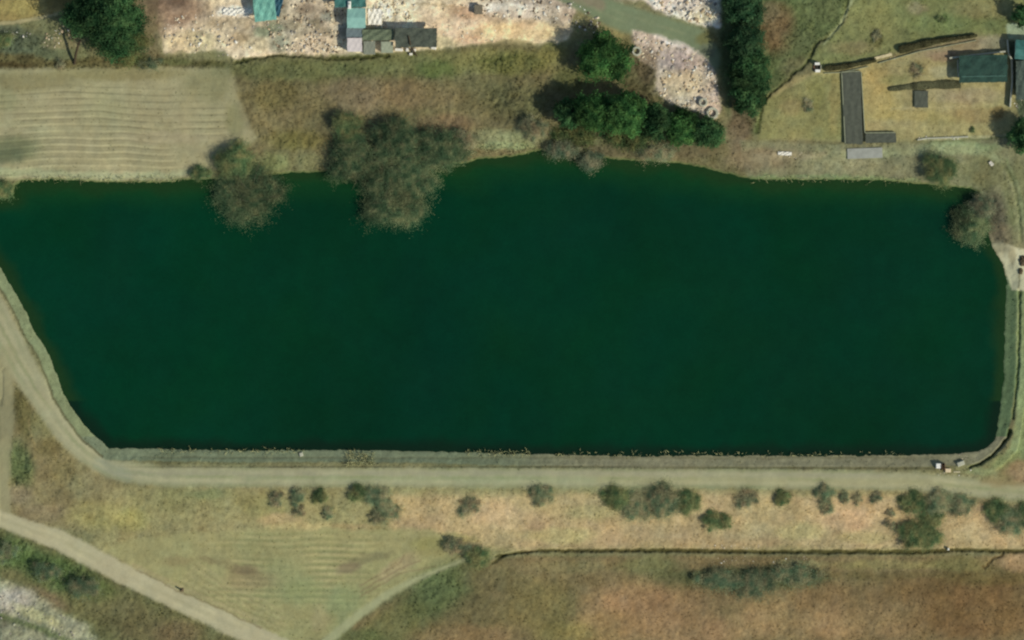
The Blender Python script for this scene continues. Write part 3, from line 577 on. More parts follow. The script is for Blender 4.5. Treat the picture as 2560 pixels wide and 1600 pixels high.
def plant(name, cat, label, cx, cy, rx, ry, h, sty, seed, group=None, lobes=None, trunk=True, dens=1.0, ang=0):
    """crown of many small leaf faces gathered in uneven clumps, over a tapered stem with limbs"""
    rs = np.random.default_rng(seed * 31 + 5)
    base, var, ls, den, sq = STY[sty]
    g0 = gz(cx, cy); big = h > 3.0
    g0 = max(g0, 0.0)
    x0, y0, _ = at(cx, cy, g0 + h * 0.6)
    kk = 1.34 if name == 'bush' and sty != 'scrub' else 1.16; RX, RY = rx * S * kk, ry * S * kk; Rm = (RX + RY) / 2
    base = np.array(base) * rs.uniform(0.92, 1.08)
    nl = lobes or max(5, int(6 + Rm * 1.5))
    root = empty(name, (x0, y0, g0), label, cat, group)
    c0, s0 = math.cos(math.radians(-ang)), math.sin(math.radians(-ang))
    L = []
    crown_lo = h * (0.28 if big else 0.12)
    for i in range(nl):
        a = i * 2.39996 + rs.uniform(-.4, .4); rr = math.sqrt((i + 0.5) / nl) * 0.72 * rs.uniform(0.85, 1.15)
        lr = Rm * rs.uniform(0.30, 0.46) * (1.25 - 0.5 * rr)
        u, v = rr * RX * math.cos(a), rr * RY * math.sin(a)
        lx, ly = u * c0 - v * s0, u * s0 + v * c0
        top = h * (1 - 0.62 * (rr / 0.8) ** 1.6) * rs.uniform(0.86, 1.06)
        lz = max(crown_lo + lr * sq * 0.5, top - lr * sq)
        L.append((lx, ly, lz, lr, min(lr * sq * 1.2, max(0.25, lz - 0.1)), rs.uniform(1 - var, 1 + var)))
    Ps, Ns, Cs, Ss = [], [], [], []
    for lx, ly, lz, lr, lzr, tint in L:
        area = 4 * math.pi * lr * max(lr, lzr)
        n = int(min(9000, max(40, den * dens * 1.5 * area / (ls * ls * 1.2 * 1.4))))
        d = rs.normal(size=(n, 3)); d /= np.linalg.norm(d, axis=1, keepdims=True)
        d[:, 2] = np.where(rs.random(n) < 0.65, np.abs(d[:, 2]), d[:, 2]); wispy = sty not in ('dark', 'deep', 'green')
        lump = 1 + 0.30 * np.sin(d[:, 0] * 5 + seed + lx) * np.sin(d[:, 1] * 6 + ly * 2) + 0.15 * np.sin(d[:, 2] * 9 + lx * 3)
        r = (rs.random(n) ** 0.28) * lump * rs.uniform(0.88, 1.16, n); r = np.where(rs.random(n) < 0.12, r * rs.uniform(1, 1.45, n), r)
        if wispy: r = np.minimum(np.abs(rs.normal(0, 0.62, n)) + 0.12, 1.32 if big else 1.7) * lump
        p = np.stack([lx + d[:, 0] * r * lr, ly + d[:, 1] * r * lr, lz + d[:, 2] * r * lzr], 1)
        nn = d * (0.9 if not wispy else 0.6) + rs.normal(size=(n, 3)) * 0.4; nn[:, 2] += 0.5 if sty in ('dark', 'deep', 'green') else 1.2
        w = vnoise((p[:, 0] + 50) * 1.1, (p[:, 1] + 50) * 1.1, 170 + seed % 40) * 2 - 1
        cc = base * (tint * (1 + 0.45 * w * var * 2) * rs.uniform(0.75, 1.25, n))[:, None]
        cc[:, 0] *= 1 + 0.3 * w; Ps.append(p); Ns.append(nn); Cs.append(cc); Ss.append(ls * rs.uniform(0.55, 1.25, n))
    P_ = np.vstack(Ps); N_ = np.vstack(Ns); C_ = np.clip(np.vstack(Cs), 0.004, 0.5); S_ = np.concatenate(Ss)
    P_[:, 2] = np.maximum(P_[:, 2], 0.06)
    V, F = quads(P_, N_, S_, 0.6, rs)
    put('crown' if big else 'foliage', mesh_np(name + '_leaves', V, F, 4, m_leaf, np.repeat(C_, 4, 0)), root)
    # stem and limbs
    TV, TF = [], []
    def addt(pts, rad, s=5):
        o = len(TV); a, b = tube(pts, rad, s); TV.extend(a); TF.extend([tuple(i + o for i in f_) for f_ in b])
    tr = max(0.04, 0.03 * h + 0.02 * Rm)
    fork = crown_lo + 0.1 * h
    if big:
        addt([(0, 0, -0.3), (0.05, 0.02, fork * .5), (0.0, 0.05, fork), (0.1, -0.05, h * 0.75)], [tr * 1.4, tr, tr * 0.85, tr * 0.25], 7)
    for k, (lx, ly, lz, lr, lzr, t_) in enumerate(L[: (12 if big else 7)]):
        st = (0, 0.02, fork * 0.8 if big else -0.05)
        mid = (lx * .45, ly * .45, st[2] + (lz - st[2]) * (.45 if big else .6))
        addt([st, mid, (lx, ly, lz)], [tr * 0.5, tr * 0.32, tr * 0.1], 4)
        if sty in ('willow', 'grey', 'brown'):
            for q_ in range(4):
                e = rs.normal(size=3) * lr * 0.75; e[2] = abs(e[2]) * 0.7
                addt([(lx * .8, ly * .8, lz * .9), (lx + e[0] * .5, ly + e[1] * .5, lz + e[2] * .7), (lx + e[0], ly + e[1], min(h * 1.05, lz + e[2]))], [0.05, 0.035, 0.015], 3)
    put('trunk' if big else 'stem', mesh_np(name + '_wood', TV, TF, 4, m_twig if sty in ('willow', 'grey', 'brown') else m_bark), root)
    return root

g_row = 'green trees between the stone dump and the pond'
g_east = 'dark conifers in the column right of the stone dump'
g_wil = 'pale willows leaning over the pond'
g_slope = 'bushes on the outer slope of the dam'
TREES = [
 ('broadleaf_tree', 'tree', 'largest dark green tree, round crown cut by the top edge near the upper left corner', 268, 40, 92, 84, 11.5, 'dark', 1, None),
 ('broadleaf_tree', 'tree', 'smaller mid green tree tucked below the big dark tree at upper left', 322, 112, 46, 50, 5.0, 'olive', 2, None),
 ('broadleaf_tree', 'tree', 'lone green tree below the tan yard, left of the dirt road', 1512, 142, 62, 66, 7.5, 'green', 3, None),
 ('broadleaf_tree', 'tree', 'leftmost tree of the green row below the stone dump', 1420, 282, 36, 36, 6.0, 'dark', 304, g_row),
 ('broadleaf_tree', 'tree', 'tall green tree second from the left in the row below the stone dump', 1478, 280, 48, 44, 8.5, 'green', 5, g_row),
 ('broadleaf_tree', 'tree', 'broadest bright green tree in the middle of the row below the stone dump', 1562, 284, 58, 48, 9.0, 'green', 6, g_row),
 ('broadleaf_tree', 'tree', 'narrow dark green tree right of the broadest bright one in the row', 1640, 302, 38, 44, 6.5, 'dark', 7, g_row),
 ('broadleaf_tree', 'tree', 'round green tree second from the right end of the row, under the stone dump', 1704, 316, 40, 44, 5.0, 'green', 8, g_row),
 ('broadleaf_tree', 'tree', 'dark rightmost tree of the row, right below the concrete rings', 1768, 330, 42, 36, 4.5, 'dark', 9, g_row),
 ('leafy_shrub', 'shrub', 'olive shrub along the lower left foot of the green tree row', 1440, 336, 60, 22, 2.4, 'olive', 305, None),
 ('leafy_shrub', 'shrub', 'olive shrub along the middle foot of the green tree row', 1570, 342, 66, 20, 2.2, 'olive', 306, None),
 ('conifer_tree', 'tree', 'topmost dark tree of the tall column, touching the top edge', 1858, 14, 46, 52, 6.0, 'deep', 10, g_east),
 ('conifer_tree', 'tree', 'dark tree second from the top of the tall column beside the stone dump', 1862, 106, 44, 48, 6.0, 'deep', 11, g_east),
 ('conifer_tree', 'tree', 'broadest tree in the middle of the tall column beside the stone dump', 1876, 178, 50, 54, 6.5, 'dark', 12, g_east),
 ('conifer_tree', 'tree', 'lowest tree of the tall column, level with the concrete rings', 1872, 244, 44, 42, 5.5, 'dark', 13, g_east),
 ('broadleaf_tree', 'tree', 'green tree half cut by the right edge beside the walled compound', 2562, 340, 36, 44, 6.0, 'dark', 14, None),
 ('broadleaf_tree', 'tree', 'small dark tree in the upper right corner', 2556, 40, 26, 26, 4.5, 'dark', 15, None),
 ('willow_tree', 'tree', 'green topped willow on the bank just right of the ploughed field', 588, 402, 46, 44, 3.3, 'bushg', 16, g_wil),
 ('willow_tree', 'tree', 'grey green willow hanging over the water in front of the ploughed field corner', 618, 478, 84, 62, 3.0, 'willow', 17, g_wil),
 ('willow_tree', 'tree', 'small dark willow at the upper left of the big willow clump', 868, 318, 38, 48, 3.6, 'bushg', 18, g_wil),
 ('willow_tree', 'tree', 'left shoulder of the big willow clump, on the bank edge', 885, 398, 62, 56, 3.6, 'willow', 19, g_wil),
 ('willow_tree', 'tree', 'topmost middle willow of the big clump, standing back on the bank', 985, 352, 66, 56, 3.9, 'willow', 20, g_wil),
 ('willow_tree', 'tree', 'right hand willow of the big clump, reaching furthest right along the bank', 1092, 372, 72, 52, 3.6, 'willow', 21, g_wil),
 ('willow_tree', 'tree', 'central willow of the big clump, spreading over the water', 1000, 440, 92, 64, 3.9, 'willow', 22, g_wil),
 ('willow_tree', 'tree', 'lowest willow of the big clump, its tip farthest out over the water', 985, 515, 70, 54, 3.0, 'willow', 23, g_wil),
 ('willow_tree', 'tree', 'grey willow leaning over the water by the right hand shore', 2424, 562, 46, 54, 2.5, 'willow', 24, g_wil),
 ('bare_shrub', 'shrub', 'grey leafless shrub on the right shore above the leaning willow', 2452, 520, 32, 36, 3.0, 'grey', 25, None),
 ('leafy_shrub', 'shrub', 'green shrub on the north shore near the right end of the pond', 2352, 424, 46, 40, 3.2, 'bushg', 26, None),
 ('leafy_shrub', 'shrub', 'pale green shrub at the left edge by the upper left corner of the pond', 4, 476, 34, 26, 2.6, 'bushg', 27, None),
 ('bare_shrub', 'shrub', 'brown twiggy shrub at the right foot of the big willow clump', 1162, 350, 36, 28, 2.6, 'brown', 28, None),
 ('bare_shrub', 'shrub', 'brown twiggy shrub on the bank left of the green tree row', 1334, 322, 36, 32, 3.0, 'brown', 29, None),
 ('bare_shrub', 'shrub', 'grey shrub hanging over the water below the green tree row', 1478, 402, 40, 24, 2.6, 'grey', 30, None),
 ('bare_shrub', 'shrub', 'grey brown scrubby shrub left of the one hanging over the water below the tree row', 1408, 372, 44, 24, 2.6, 'grey', 31, None),
 ('bare_shrub', 'shrub', 'low brown shrub on the bank below the right end of the tree row', 1640, 378, 52, 20, 2.2, 'brown', 32, None),
 ('bare_shrub', 'shrub', 'dark twiggy shrub in front of the willow at the ploughed field corner', 500, 432, 28, 18, 2.0, 'bushg', 33, None),
 # outer slope, from left to right
 ('bush', 'bush', 'faint leftmost bush on the dam slope', 690, 1249, 17, 22, 0.98, 'brown', 41, g_slope),
 ('bush', 'bush', 'upright olive bush, second from the left on the dam slope', 744, 1240, 15, 24, 1.33, 'bush', 42, g_slope),
 ('bush', 'bush', 'brown low bush right under the second bush from the left on the dam slope', 749, 1274, 15, 16, 0.84, 'brown', 43, g_slope),
 ('bush', 'bush', 'dark bush fourth from the left on the dam slope, close to the road', 800, 1242, 19, 18, 1.26, 'bushg', 44, g_slope),
 ('bush', 'bush', 'small dark bush at the lower right of the fourth one on the dam slope', 820, 1282, 14, 16, 0.91, 'bush', 45, g_slope),
 ('bush', 'bush', 'upper left bush of the first large clump on the dam slope', 893, 1234, 25, 20, 1.4, 'bushg', 46, g_slope),
 ('bush', 'bush', 'upper right grey bush of the first large clump on the dam slope', 944, 1240, 32, 24, 1.54, 'bush', 47, g_slope),
 ('bush', 'bush', 'lower right bush of the first large clump on the dam slope', 968, 1274, 28, 30, 1.54, 'bush', 48, g_slope),
 ('bush', 'bush', 'smallest, lowest bush of the first large clump on the dam slope', 938, 1292, 16, 16, 0.84, 'brown', 49, g_slope),
 ('bush', 'bush', 'thin V shaped brown bush alone between the two large clumps on the dam slope', 1174, 1266, 26, 28, 0.98, 'brown', 50, g_slope),
 ('bush', 'bush', 'lone round grey green bush left of the largest clump on the dam slope', 1356, 1240, 28, 26, 1.54, 'bush', 51, g_slope),
 ('bush', 'bush', 'leftmost bush of the largest clump on the dam slope', 1540, 1244, 28, 30, 1.68, 'bushg', 52, g_slope),
 ('bush', 'bush', 'second grey bush from the left of the largest clump on the dam slope', 1592, 1260, 36, 34, 1.68, 'bush', 53, g_slope),
 ('bush', 'bush', 'biggest middle bush of the largest clump on the dam slope', 1656, 1252, 38, 38, 1.96, 'bush', 54, g_slope),
 ('bush', 'bush', 'rightmost bush of the largest clump on the dam slope', 1722, 1254, 28, 28, 1.54, 'bushg', 55, g_slope),
 ('bush', 'bush', 'dark green bush below the right end of the largest clump on the dam slope', 1778, 1302, 20, 24, 1.26, 'bushg', 56, g_slope),
 ('bush', 'bush', 'smaller dark green bush touching the right side of the dark green one on the slope', 1813, 1306, 16, 20, 1.05, 'bushg', 57, g_slope),
 ('bush', 'bush', 'greyish brown round bush right of the largest clump on the dam slope', 1870, 1250, 28, 22, 1.26, 'brown', 58, g_slope),
 ('bush', 'bush', 'dark compact bush between the grey brown bush and the tall pair on the dam slope', 1956, 1246, 17, 22, 1.26, 'bushg', 59, g_slope),
 ('bush', 'bush', 'tall olive bush beside the road, upper one of a pair on the dam slope', 2060, 1236, 24, 22, 1.33, 'bush', 60, g_slope),
 ('bush', 'bush', 'lower bush of the pair, half way down the dam slope', 2068, 1268, 16, 20, 0.98, 'brown', 61, g_slope),
 ('bush', 'bush', 'small bush left one of two dots right of the pair on the dam slope', 2112, 1243, 12, 16, 0.84, 'bush', 62, g_slope),
 ('bush', 'bush', 'small bush right one of two dots right of the pair on the dam slope', 2144, 1246, 12, 14, 0.77, 'bush', 63, g_slope),
 ('bush', 'bush', 'sparse little bush standing alone left of the right hand clump on the dam slope', 2192, 1244, 14, 16, 0.84, 'brown', 64, g_slope),
 ('bush', 'bush', 'upper of two rust brown little bushes left of the right hand clump', 2226, 1282, 12, 11, 0.63, 'brown', 65, g_slope),
 ('bush', 'bush', 'lower of two rust brown little bushes left of the right hand clump', 2226, 1312, 12, 12, 0.63, 'brown', 66, g_slope),
 ('bush', 'bush', 'green upper left bush of the right hand clump on the dam slope', 2284, 1258, 34, 28, 1.82, 'bushg', 67, g_slope),
 ('bush', 'bush', 'grey upper middle bush of the right hand clump on the dam slope', 2346, 1256, 32, 28, 1.68, 'bush', 68, g_slope),
 ('bush', 'bush', 'grey brown upper right bush of the right hand clump on the dam slope', 2400, 1264, 36, 24, 1.4, 'bush', 69, g_slope),
 ('bush', 'bush', 'middle bush of the right hand clump on the dam slope', 2330, 1298, 30, 24, 1.4, 'bushg', 70, g_slope),
 ('bush', 'bush', 'dark green lowest left bush of the right hand clump, touching the ditch', 2290, 1338, 34, 34, 1.68, 'bushg', 71, g_slope),
 ('bush', 'bush', 'lowest right bush of the right hand clump, touching the ditch', 2330, 1346, 24, 26, 1.26, 'bushg', 72, g_slope),
 ('bush', 'bush', 'upper left bush of the clump at the right edge of the dam slope', 2494, 1278, 30, 26, 1.54, 'bushg', 73, g_slope),
 ('bush', 'bush', 'biggest bush of the clump at the right edge of the dam slope', 2530, 1298, 38, 36, 1.82, 'bush', 74, g_slope),
 ('bush', 'bush', 'rightmost bush cut by the right edge on the dam slope', 2566, 1286, 26, 30, 1.54, 'bushg', 75, g_slope),
 ('bush', 'bush', 'dark bush at the left end of the long ditch, above the footpath', 1196, 1396, 28, 22, 1.26, 'bushg', 76, None),
 ('bush', 'bush', 'pale olive bush between the striped field and the left end of the ditch', 1140, 1368, 30, 18, 0.84, 'brown', 77, None),
 ('bush', 'bush', 'bright green bush below the farm road in the lower left corner', 118, 1432, 40, 30, 0.7, 'scrub', 78, None),
 ('bush', 'bush', 'green bush at the left edge just below the farm road', 14, 1382, 34, 30, 0.7, 'scrub', 79, None),
 ('bush', 'bush', 'flat dark green bush right of the bright green one in the lower left corner', 210, 1468, 50, 24, 0.6, 'scrub', 80, None),
 ('bush', 'bush', 'wide left part of the dark scrub band under the long ditch', 1800, 1450, 70, 22, 0.35, 'scrub', 82, 'dark scrub under the long ditch'),
 ('bush', 'bush', 'darkest middle part of the dark scrub band under the long ditch', 1890, 1460, 70, 34, 0.4, 'scrub', 83, 'dark scrub under the long ditch'),
 ('bush', 'bush', 'right part of the dark scrub band under the long ditch', 1990, 1438, 80, 20, 0.35, 'scrub', 84, 'dark scrub under the long ditch'),
 ('bush', 'bush', 'little dark bush alone on the grass of the compound left of the L shaped bed', 2020, 262, 14, 16, 0.7, 'brown', 85, None),
 ('bush', 'bush', 'small brown bush in the compound left of the dark green shelter', 2292, 176, 14, 18, 0.7, 'brown', 86, None),
 ('bush', 'bush', 'tiny dark bush by the lower wall of the compound', 2432, 325, 7, 7, 0.49, 'bushg', 87, None),
 ('bush', 'bush', 'dark little bush on the meadow near the upper right corner', 2352, 48, 13, 8, 0.63, 'bushg', 88, None),
 ('bush', 'bush', 'olive little bush on the meadow above the hedges', 2192, 88, 12, 14, 0.63, 'brown', 89, None),
 ('bush', 'bush', 'dark bush at the left edge among the white rubble near the upper left corner', 8, 100, 24, 18, 1.26, 'bushg', 90, None),
 ('bush', 'bush', 'dark brown bush left of the leaning trunk at upper left', 150, 160, 12, 14, 0.7, 'brown', 91, None),
 ('bush', 'bush', 'long low olive bush beneath the two trees at upper left', 372, 158, 36, 14, 0.6, 'scrub', 92, None),
]
for t in TREES:
    plant(*t[:10], group=t[10])

# hedges, and foliage strips standing in for shadow: leaves along a line
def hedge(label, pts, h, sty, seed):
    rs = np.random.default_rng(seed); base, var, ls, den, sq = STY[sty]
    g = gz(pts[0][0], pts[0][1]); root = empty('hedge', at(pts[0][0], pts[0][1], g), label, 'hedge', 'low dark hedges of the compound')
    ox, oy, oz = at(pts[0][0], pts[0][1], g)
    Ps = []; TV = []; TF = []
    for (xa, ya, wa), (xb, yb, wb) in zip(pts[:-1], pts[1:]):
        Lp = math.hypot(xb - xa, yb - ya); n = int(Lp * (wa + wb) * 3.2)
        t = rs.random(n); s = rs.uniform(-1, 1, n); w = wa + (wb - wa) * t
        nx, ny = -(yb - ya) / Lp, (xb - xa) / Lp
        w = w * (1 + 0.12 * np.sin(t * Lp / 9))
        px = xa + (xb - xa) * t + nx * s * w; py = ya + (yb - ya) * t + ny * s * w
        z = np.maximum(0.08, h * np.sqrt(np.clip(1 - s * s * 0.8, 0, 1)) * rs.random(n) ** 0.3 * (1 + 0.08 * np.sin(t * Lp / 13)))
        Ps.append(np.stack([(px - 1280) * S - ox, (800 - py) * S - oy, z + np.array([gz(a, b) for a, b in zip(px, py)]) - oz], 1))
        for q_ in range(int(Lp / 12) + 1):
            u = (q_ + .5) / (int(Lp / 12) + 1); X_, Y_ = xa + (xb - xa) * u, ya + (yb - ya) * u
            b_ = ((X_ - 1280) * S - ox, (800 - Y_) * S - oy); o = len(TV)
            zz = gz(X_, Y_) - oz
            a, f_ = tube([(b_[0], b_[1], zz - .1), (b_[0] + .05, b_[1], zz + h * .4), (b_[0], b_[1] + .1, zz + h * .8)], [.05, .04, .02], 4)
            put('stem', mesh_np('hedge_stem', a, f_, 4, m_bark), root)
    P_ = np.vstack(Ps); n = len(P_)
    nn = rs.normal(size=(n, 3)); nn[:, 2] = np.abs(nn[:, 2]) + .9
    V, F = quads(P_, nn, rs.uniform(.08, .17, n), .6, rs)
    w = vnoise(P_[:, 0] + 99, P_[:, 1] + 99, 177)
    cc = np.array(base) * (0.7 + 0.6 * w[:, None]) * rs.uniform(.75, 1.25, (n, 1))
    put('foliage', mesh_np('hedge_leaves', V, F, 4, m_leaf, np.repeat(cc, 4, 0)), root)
hedge('dark foliage strip in place of the wall shadow, running right from the white well hut', [(2060, 172, 6), (2100, 169, 7), (2150, 160, 5), (2188, 151, 5)], 0.9, 'hedge', 301)  # leaves added to fill the strip the wall shades
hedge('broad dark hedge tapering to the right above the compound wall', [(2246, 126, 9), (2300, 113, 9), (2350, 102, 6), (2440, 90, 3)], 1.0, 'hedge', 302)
hedge('low dark foliage in place of a shadow band, leading left from the dark green shelter', [(2222, 224, 4), (2290, 216, 8), (2350, 212, 10), (2400, 212, 10)], 0.45, 'shadeband', 303)  # leaves added where only a band of shadow lies

# ------------------------------------------------------------------ hard objects
class MB:
    def __init__(s): s.V = []; s.F = []
    def box(s, x, y, z, w, d, h, rz=0, bev=0.0):
        """box centred x,y with its foot at z; chamfered top edge"""
        c, n = math.cos(rz), math.sin(rz); o = len(s.V)
        b = min(bev, w / 3, d / 3, h / 3) if bev else min(0.02, w / 5, d / 5, h / 5)
        rings = [(w / 2, d / 2, z), (w / 2, d / 2, z + h - b), (w / 2 - b, d / 2 - b, z + h)]
        for a, e, zz in rings:
            for sx, sy in ((-1, -1), (1, -1), (1, 1), (-1, 1)):
                px, py = sx * a, sy * e; s.V.append((x + px * c - py * n, y + px * n + py * c, zz))
        for k in range(4):
            k2 = (k + 1) % 4
            s.F.append((o + k, o + k2, o + 4 + k2, o + 4 + k)); s.F.append((o + 4 + k, o + 4 + k2, o + 8 + k2, o + 8 + k))
        s.F.append((o + 8, o + 9, o + 10, o + 11)); s.F.append((o + 3, o + 2, o + 1, o))
        return s
    def tube(s, pts, rad, sides=8):
        o = len(s.V); a, b = tube(pts, rad, sides); s.V.extend(a); s.F.extend([tuple(i + o for i in k) for k in b])
        s.F.append(tuple(range(o + len(a) - sides, o + len(a)))); s.F.append(tuple(range(o + sides - 1, o - 1, -1))); return s
    def sheet(s, x, y, z, w, d, rz=0, sag=0.1, nx=14, ny=10, seed=1, thick=0.03, pitch=0.0):
        """cloth or roof sheet with folds, real thickness; pitch lifts the middle line"""
        rs = np.random.default_rng(seed); c, n = math.cos(rz), math.sin(rz)
        for lay in (0, 1):
            o = len(s.V)
            for j in range(ny + 1):
                for i in range(nx + 1):
                    u, v = i / nx - .5, j / ny - .5
                    jx, jy = (rs.uniform(-.012, .012) * w, rs.uniform(-.012, .012) * d) if lay == 0 else J[j * (nx + 1) + i]
                    if lay == 0:
                        if not (i or j): J = []; ZZ = []
                        J.append((jx, jy))
                        ZZ.append(z + sag * math.sin(u * 17 + seed) * math.cos(v * 9 + seed * 2) + pitch * (1 - abs(v) * 2) + rs.uniform(-.3, .3) * sag)
                    px, py = u * w + jx, v * d + jy
                    s.V.append((x + px * c - py * n, y + px * n + py * c, ZZ[j * (nx + 1) + i] - lay * thick))
            for j in range(ny):
                for i in range(nx):
                    a = o + j * (nx + 1) + i; q_ = (a, a + 1, a + nx + 2, a + nx + 1)
                    s.F.append(q_ if lay == 0 else q_[::-1])
        o1 = o; o0 = o - (nx + 1) * (ny + 1)
        per = [i for i in range(nx + 1)] + [(nx + 1) * j + nx for j in range(1, ny + 1)] + [(nx + 1) * ny + i for i in range(nx - 1, -1, -1)] + [(nx + 1) * j for j in range(ny - 1, 0, -1)]
        for k in range(len(per)):
            a, b = per[k], per[(k + 1) % len(per)]; s.F.append((o0 + b, o0 + a, o1 + a, o1 + b))
        return s
    def build(s, name, mat, parent=None, loc=None):
        me = bpy.data.meshes.new(name); me.from_pydata(s.V, [], s.F); me.materials.append(mat); me.update()
        return put(name, me, parent, loc)

M = dict(
    teal=P8('teal_tarpaulin', (112, 168, 146), rough=0.6, amt=0.25, scale=0.8), teal2=P8('faded_teal_sheet', (132, 174, 158), rough=0.6, amt=0.12, scale=0.8),
    blue=P8('dark_blue_tarpaulin', (40, 84, 96), rough=0.6, amt=0.3, scale=0.8), tealr=P8('teal_roof_sheet', (58, 106, 96), rough=0.6, amt=0.3, scale=0.8),
    pink=P8('off_white_roof', (206, 196, 186), rough=0.6, amt=0.1, scale=1.0), white=P8('white_paint', (226, 224, 208), rough=0.6, amt=0.08),
    greyr=P8('grey_roof', (128, 132, 112), rough=0.8, amt=0.12, scale=1.0), greyg=P8('pale_grey_roof', (150, 156, 128), rough=0.8, amt=0.12),
    wall=P8('rendered_wall', (170, 166, 146), rough=0.9, amt=0.12), net=P8('dark_shade_net', (78, 84, 70), rough=0.95, amt=0.3, scale=1.2),
    net2=P8('grey_shade_net', (80, 84, 70), rough=0.95, amt=0.18, scale=1.5), green=P8('dark_green_shade_net', (42, 68, 56), rough=0.9, amt=0.28, scale=0.8),
    frame=P8('galvanised_frame', (150, 156, 140), rough=0.5, amt=0.1), conc=P8('weathered_concrete', (172, 172, 148), rough=0.9, amt=0.16, scale=1.5),
    concg=P8('grey_concrete', (150, 152, 138), rough=0.9, amt=0.12, scale=1.0), timber=P8('old_timber', (92, 80, 58), rough=0.95, amt=0.25),
    dark=P8('dark_void', (46, 44, 34), rough=0.9), plastic=P8('white_plastic_sheet', (224, 220, 202), rough=0.5, amt=0.12, scale=1.5),
    moss=P8('mossy_concrete', (138, 142, 112), rough=0.95, amt=0.2), rust=P8('rusty_iron', (110, 84, 60), rough=0.8, amt=0.25))

def shed(name, label, cat, px0, py0, px1, py1, h, roof, wall=None, rz=0, kind='flat', door=True, seed=1, group=None, open_=False, over=0.15):
    cx, cy = (px0 + px1) / 2, (py0 + py1) / 2; g = gz(cx, cy)
    x, y, _ = at(cx, cy, g + h); w, d = abs(px1 - px0) * S, abs(py1 - py0) * S
    r = empty(name, (x, y, g), label, cat, group, math.radians(rz))
    iw, id_ = w - 2 * over, d - 2 * over
    if open_:
        n = max(2, int(w / 2.5) + 1)
        for i in range(n):
            for sy in (-1, 1):
                MB().tube([((i / (n - 1) - .5) * iw, sy * id_ / 2, -.2), ((i / (n - 1) - .5) * iw, sy * id_ / 2, h - .1)], [.06, .05]).build('post', M['frame'], r)
        MB().box(0, -id_ / 2, h - .12, iw, .06, .06).build('beam', M['frame'], r); MB().box(0, id_ / 2, h - .12, iw, .06, .06).build('beam', M['frame'], r)
    else:
        MB().box(0, 0, -.2, iw, id_, h + .12).build('wall', wall or M['wall'], r)
        if door:
            dw = min(.9, iw * .5); o = MB().box(0, -id_ / 2 - .02, .02, dw, .05, min(1.9, h - .3)).build('door', M['timber'], r)
            MB().box(dw * .35, -id_ / 2 - .06, min(1.0, h * .5), .05, .05, .12).build('handle', M['frame'], o)
    if kind == 'flat': MB().sheet(0, 0, h + .03, w, d, sag=.02, seed=seed, thick=.07, pitch=.0).build('roof', roof, r)
    elif kind == 'cloth': MB().sheet(0, 0, h + .06, w, d, sag=.10, seed=seed, thick=.04, pitch=.12, nx=24, ny=16).build('roof', roof, r)
    else: MB().sheet(0, 0, h + .02, w, d, sag=.015, seed=seed, thick=.06, pitch=.45).build('roof', roof, r)
    return r

# sheds of the yard along the top edge
shed('tarpaulin_shelter', 'pale teal tarpaulin shelter left of the stony heap at the top edge', 'shelter', 634, -20, 688, 52, 2.2, M['teal'], kind='cloth', seed=3, rz=6, open_=True)
shed('tarpaulin_shelter', 'narrow dark blue tarpaulin shelter against the pale teal one at the top edge', 'shelter', 680, -24, 706, 40, 1.9, M['blue'], kind='cloth', seed=4, rz=-14, open_=True)
shed('tarpaulin_shelter', 'dark teal shelter cut by the top edge beside the small white tank', 'shelter', 836, -30, 915, 18, 2.3, M['tealr'], kind='cloth', seed=5, open_=True)
shed('metal_shed', 'faded teal square shed roof below the small white tank', 'shed', 868, 20, 914, 70, 2.3, M['teal2'], kind='gable', seed=6)
shed('metal_shed', 'grey blue low shed just above the off white hut', 'shed', 866, 70, 908, 94, 1.7, P8('blue_grey_roof', (104, 118, 116), amt=0.15), kind='flat', seed=7)
shed('small_hut', 'off white square hut, brightest roof of the yard', 'hut', 868, 95, 905, 129, 2.0, M['pink'], kind='flat', seed=8)
shed('small_hut', 'grey hut directly right of the off white hut', 'hut', 909, 103, 938, 136, 1.6, M['greyr'], kind='flat', seed=9)
shed('small_hut', 'pale grey green hut between the grey hut and the dark net shelter', 'hut', 953, 104, 983, 132, 1.6, M['greyg'], kind='flat', seed=10)
shed('net_shelter', 'long olive net shelter above the two grey huts', 'shelter', 906, 74, 984, 101, 1.8, P8('olive_shade_net', (98, 108, 82), amt=0.2), kind='cloth', seed=11, open_=True)
r = shed('net_shelter', 'large dark net shelter with white blocks along its lower side', 'shelter', 988, 70, 1092, 118, 2.4, M['net'], kind='cloth', seed=12, open_=True)
for k, (bx, by, bw, bd, lb) in enumerate([(997, 124, 20, 7, 'long white block under the lower left corner of the dark net shelter'), (1018, 124, 7, 9, 'small cream block second from the left under the dark net shelter'),
                                     (1035, 125, 10, 7, 'white block under the middle of the dark net shelter'), (1084, 119, 13, 8, 'white block at the lower right corner of the dark net shelter'), (1027, 135, 8, 6, 'lowest cream block below the dark net shelter')]):
    g = gz(bx, by); x, y, _ = at(bx, by, g + .5)
    b = MB().box(0, 0, -.1, bw * S, bd * S, .65, bev=.06).build('concrete_block', M['plastic'], loc=(x, y, g)); b.rotation_euler.z = random.uniform(-.2, .2)
    tag(b, lb, 'block', 'pale blocks by the dark net shelter')
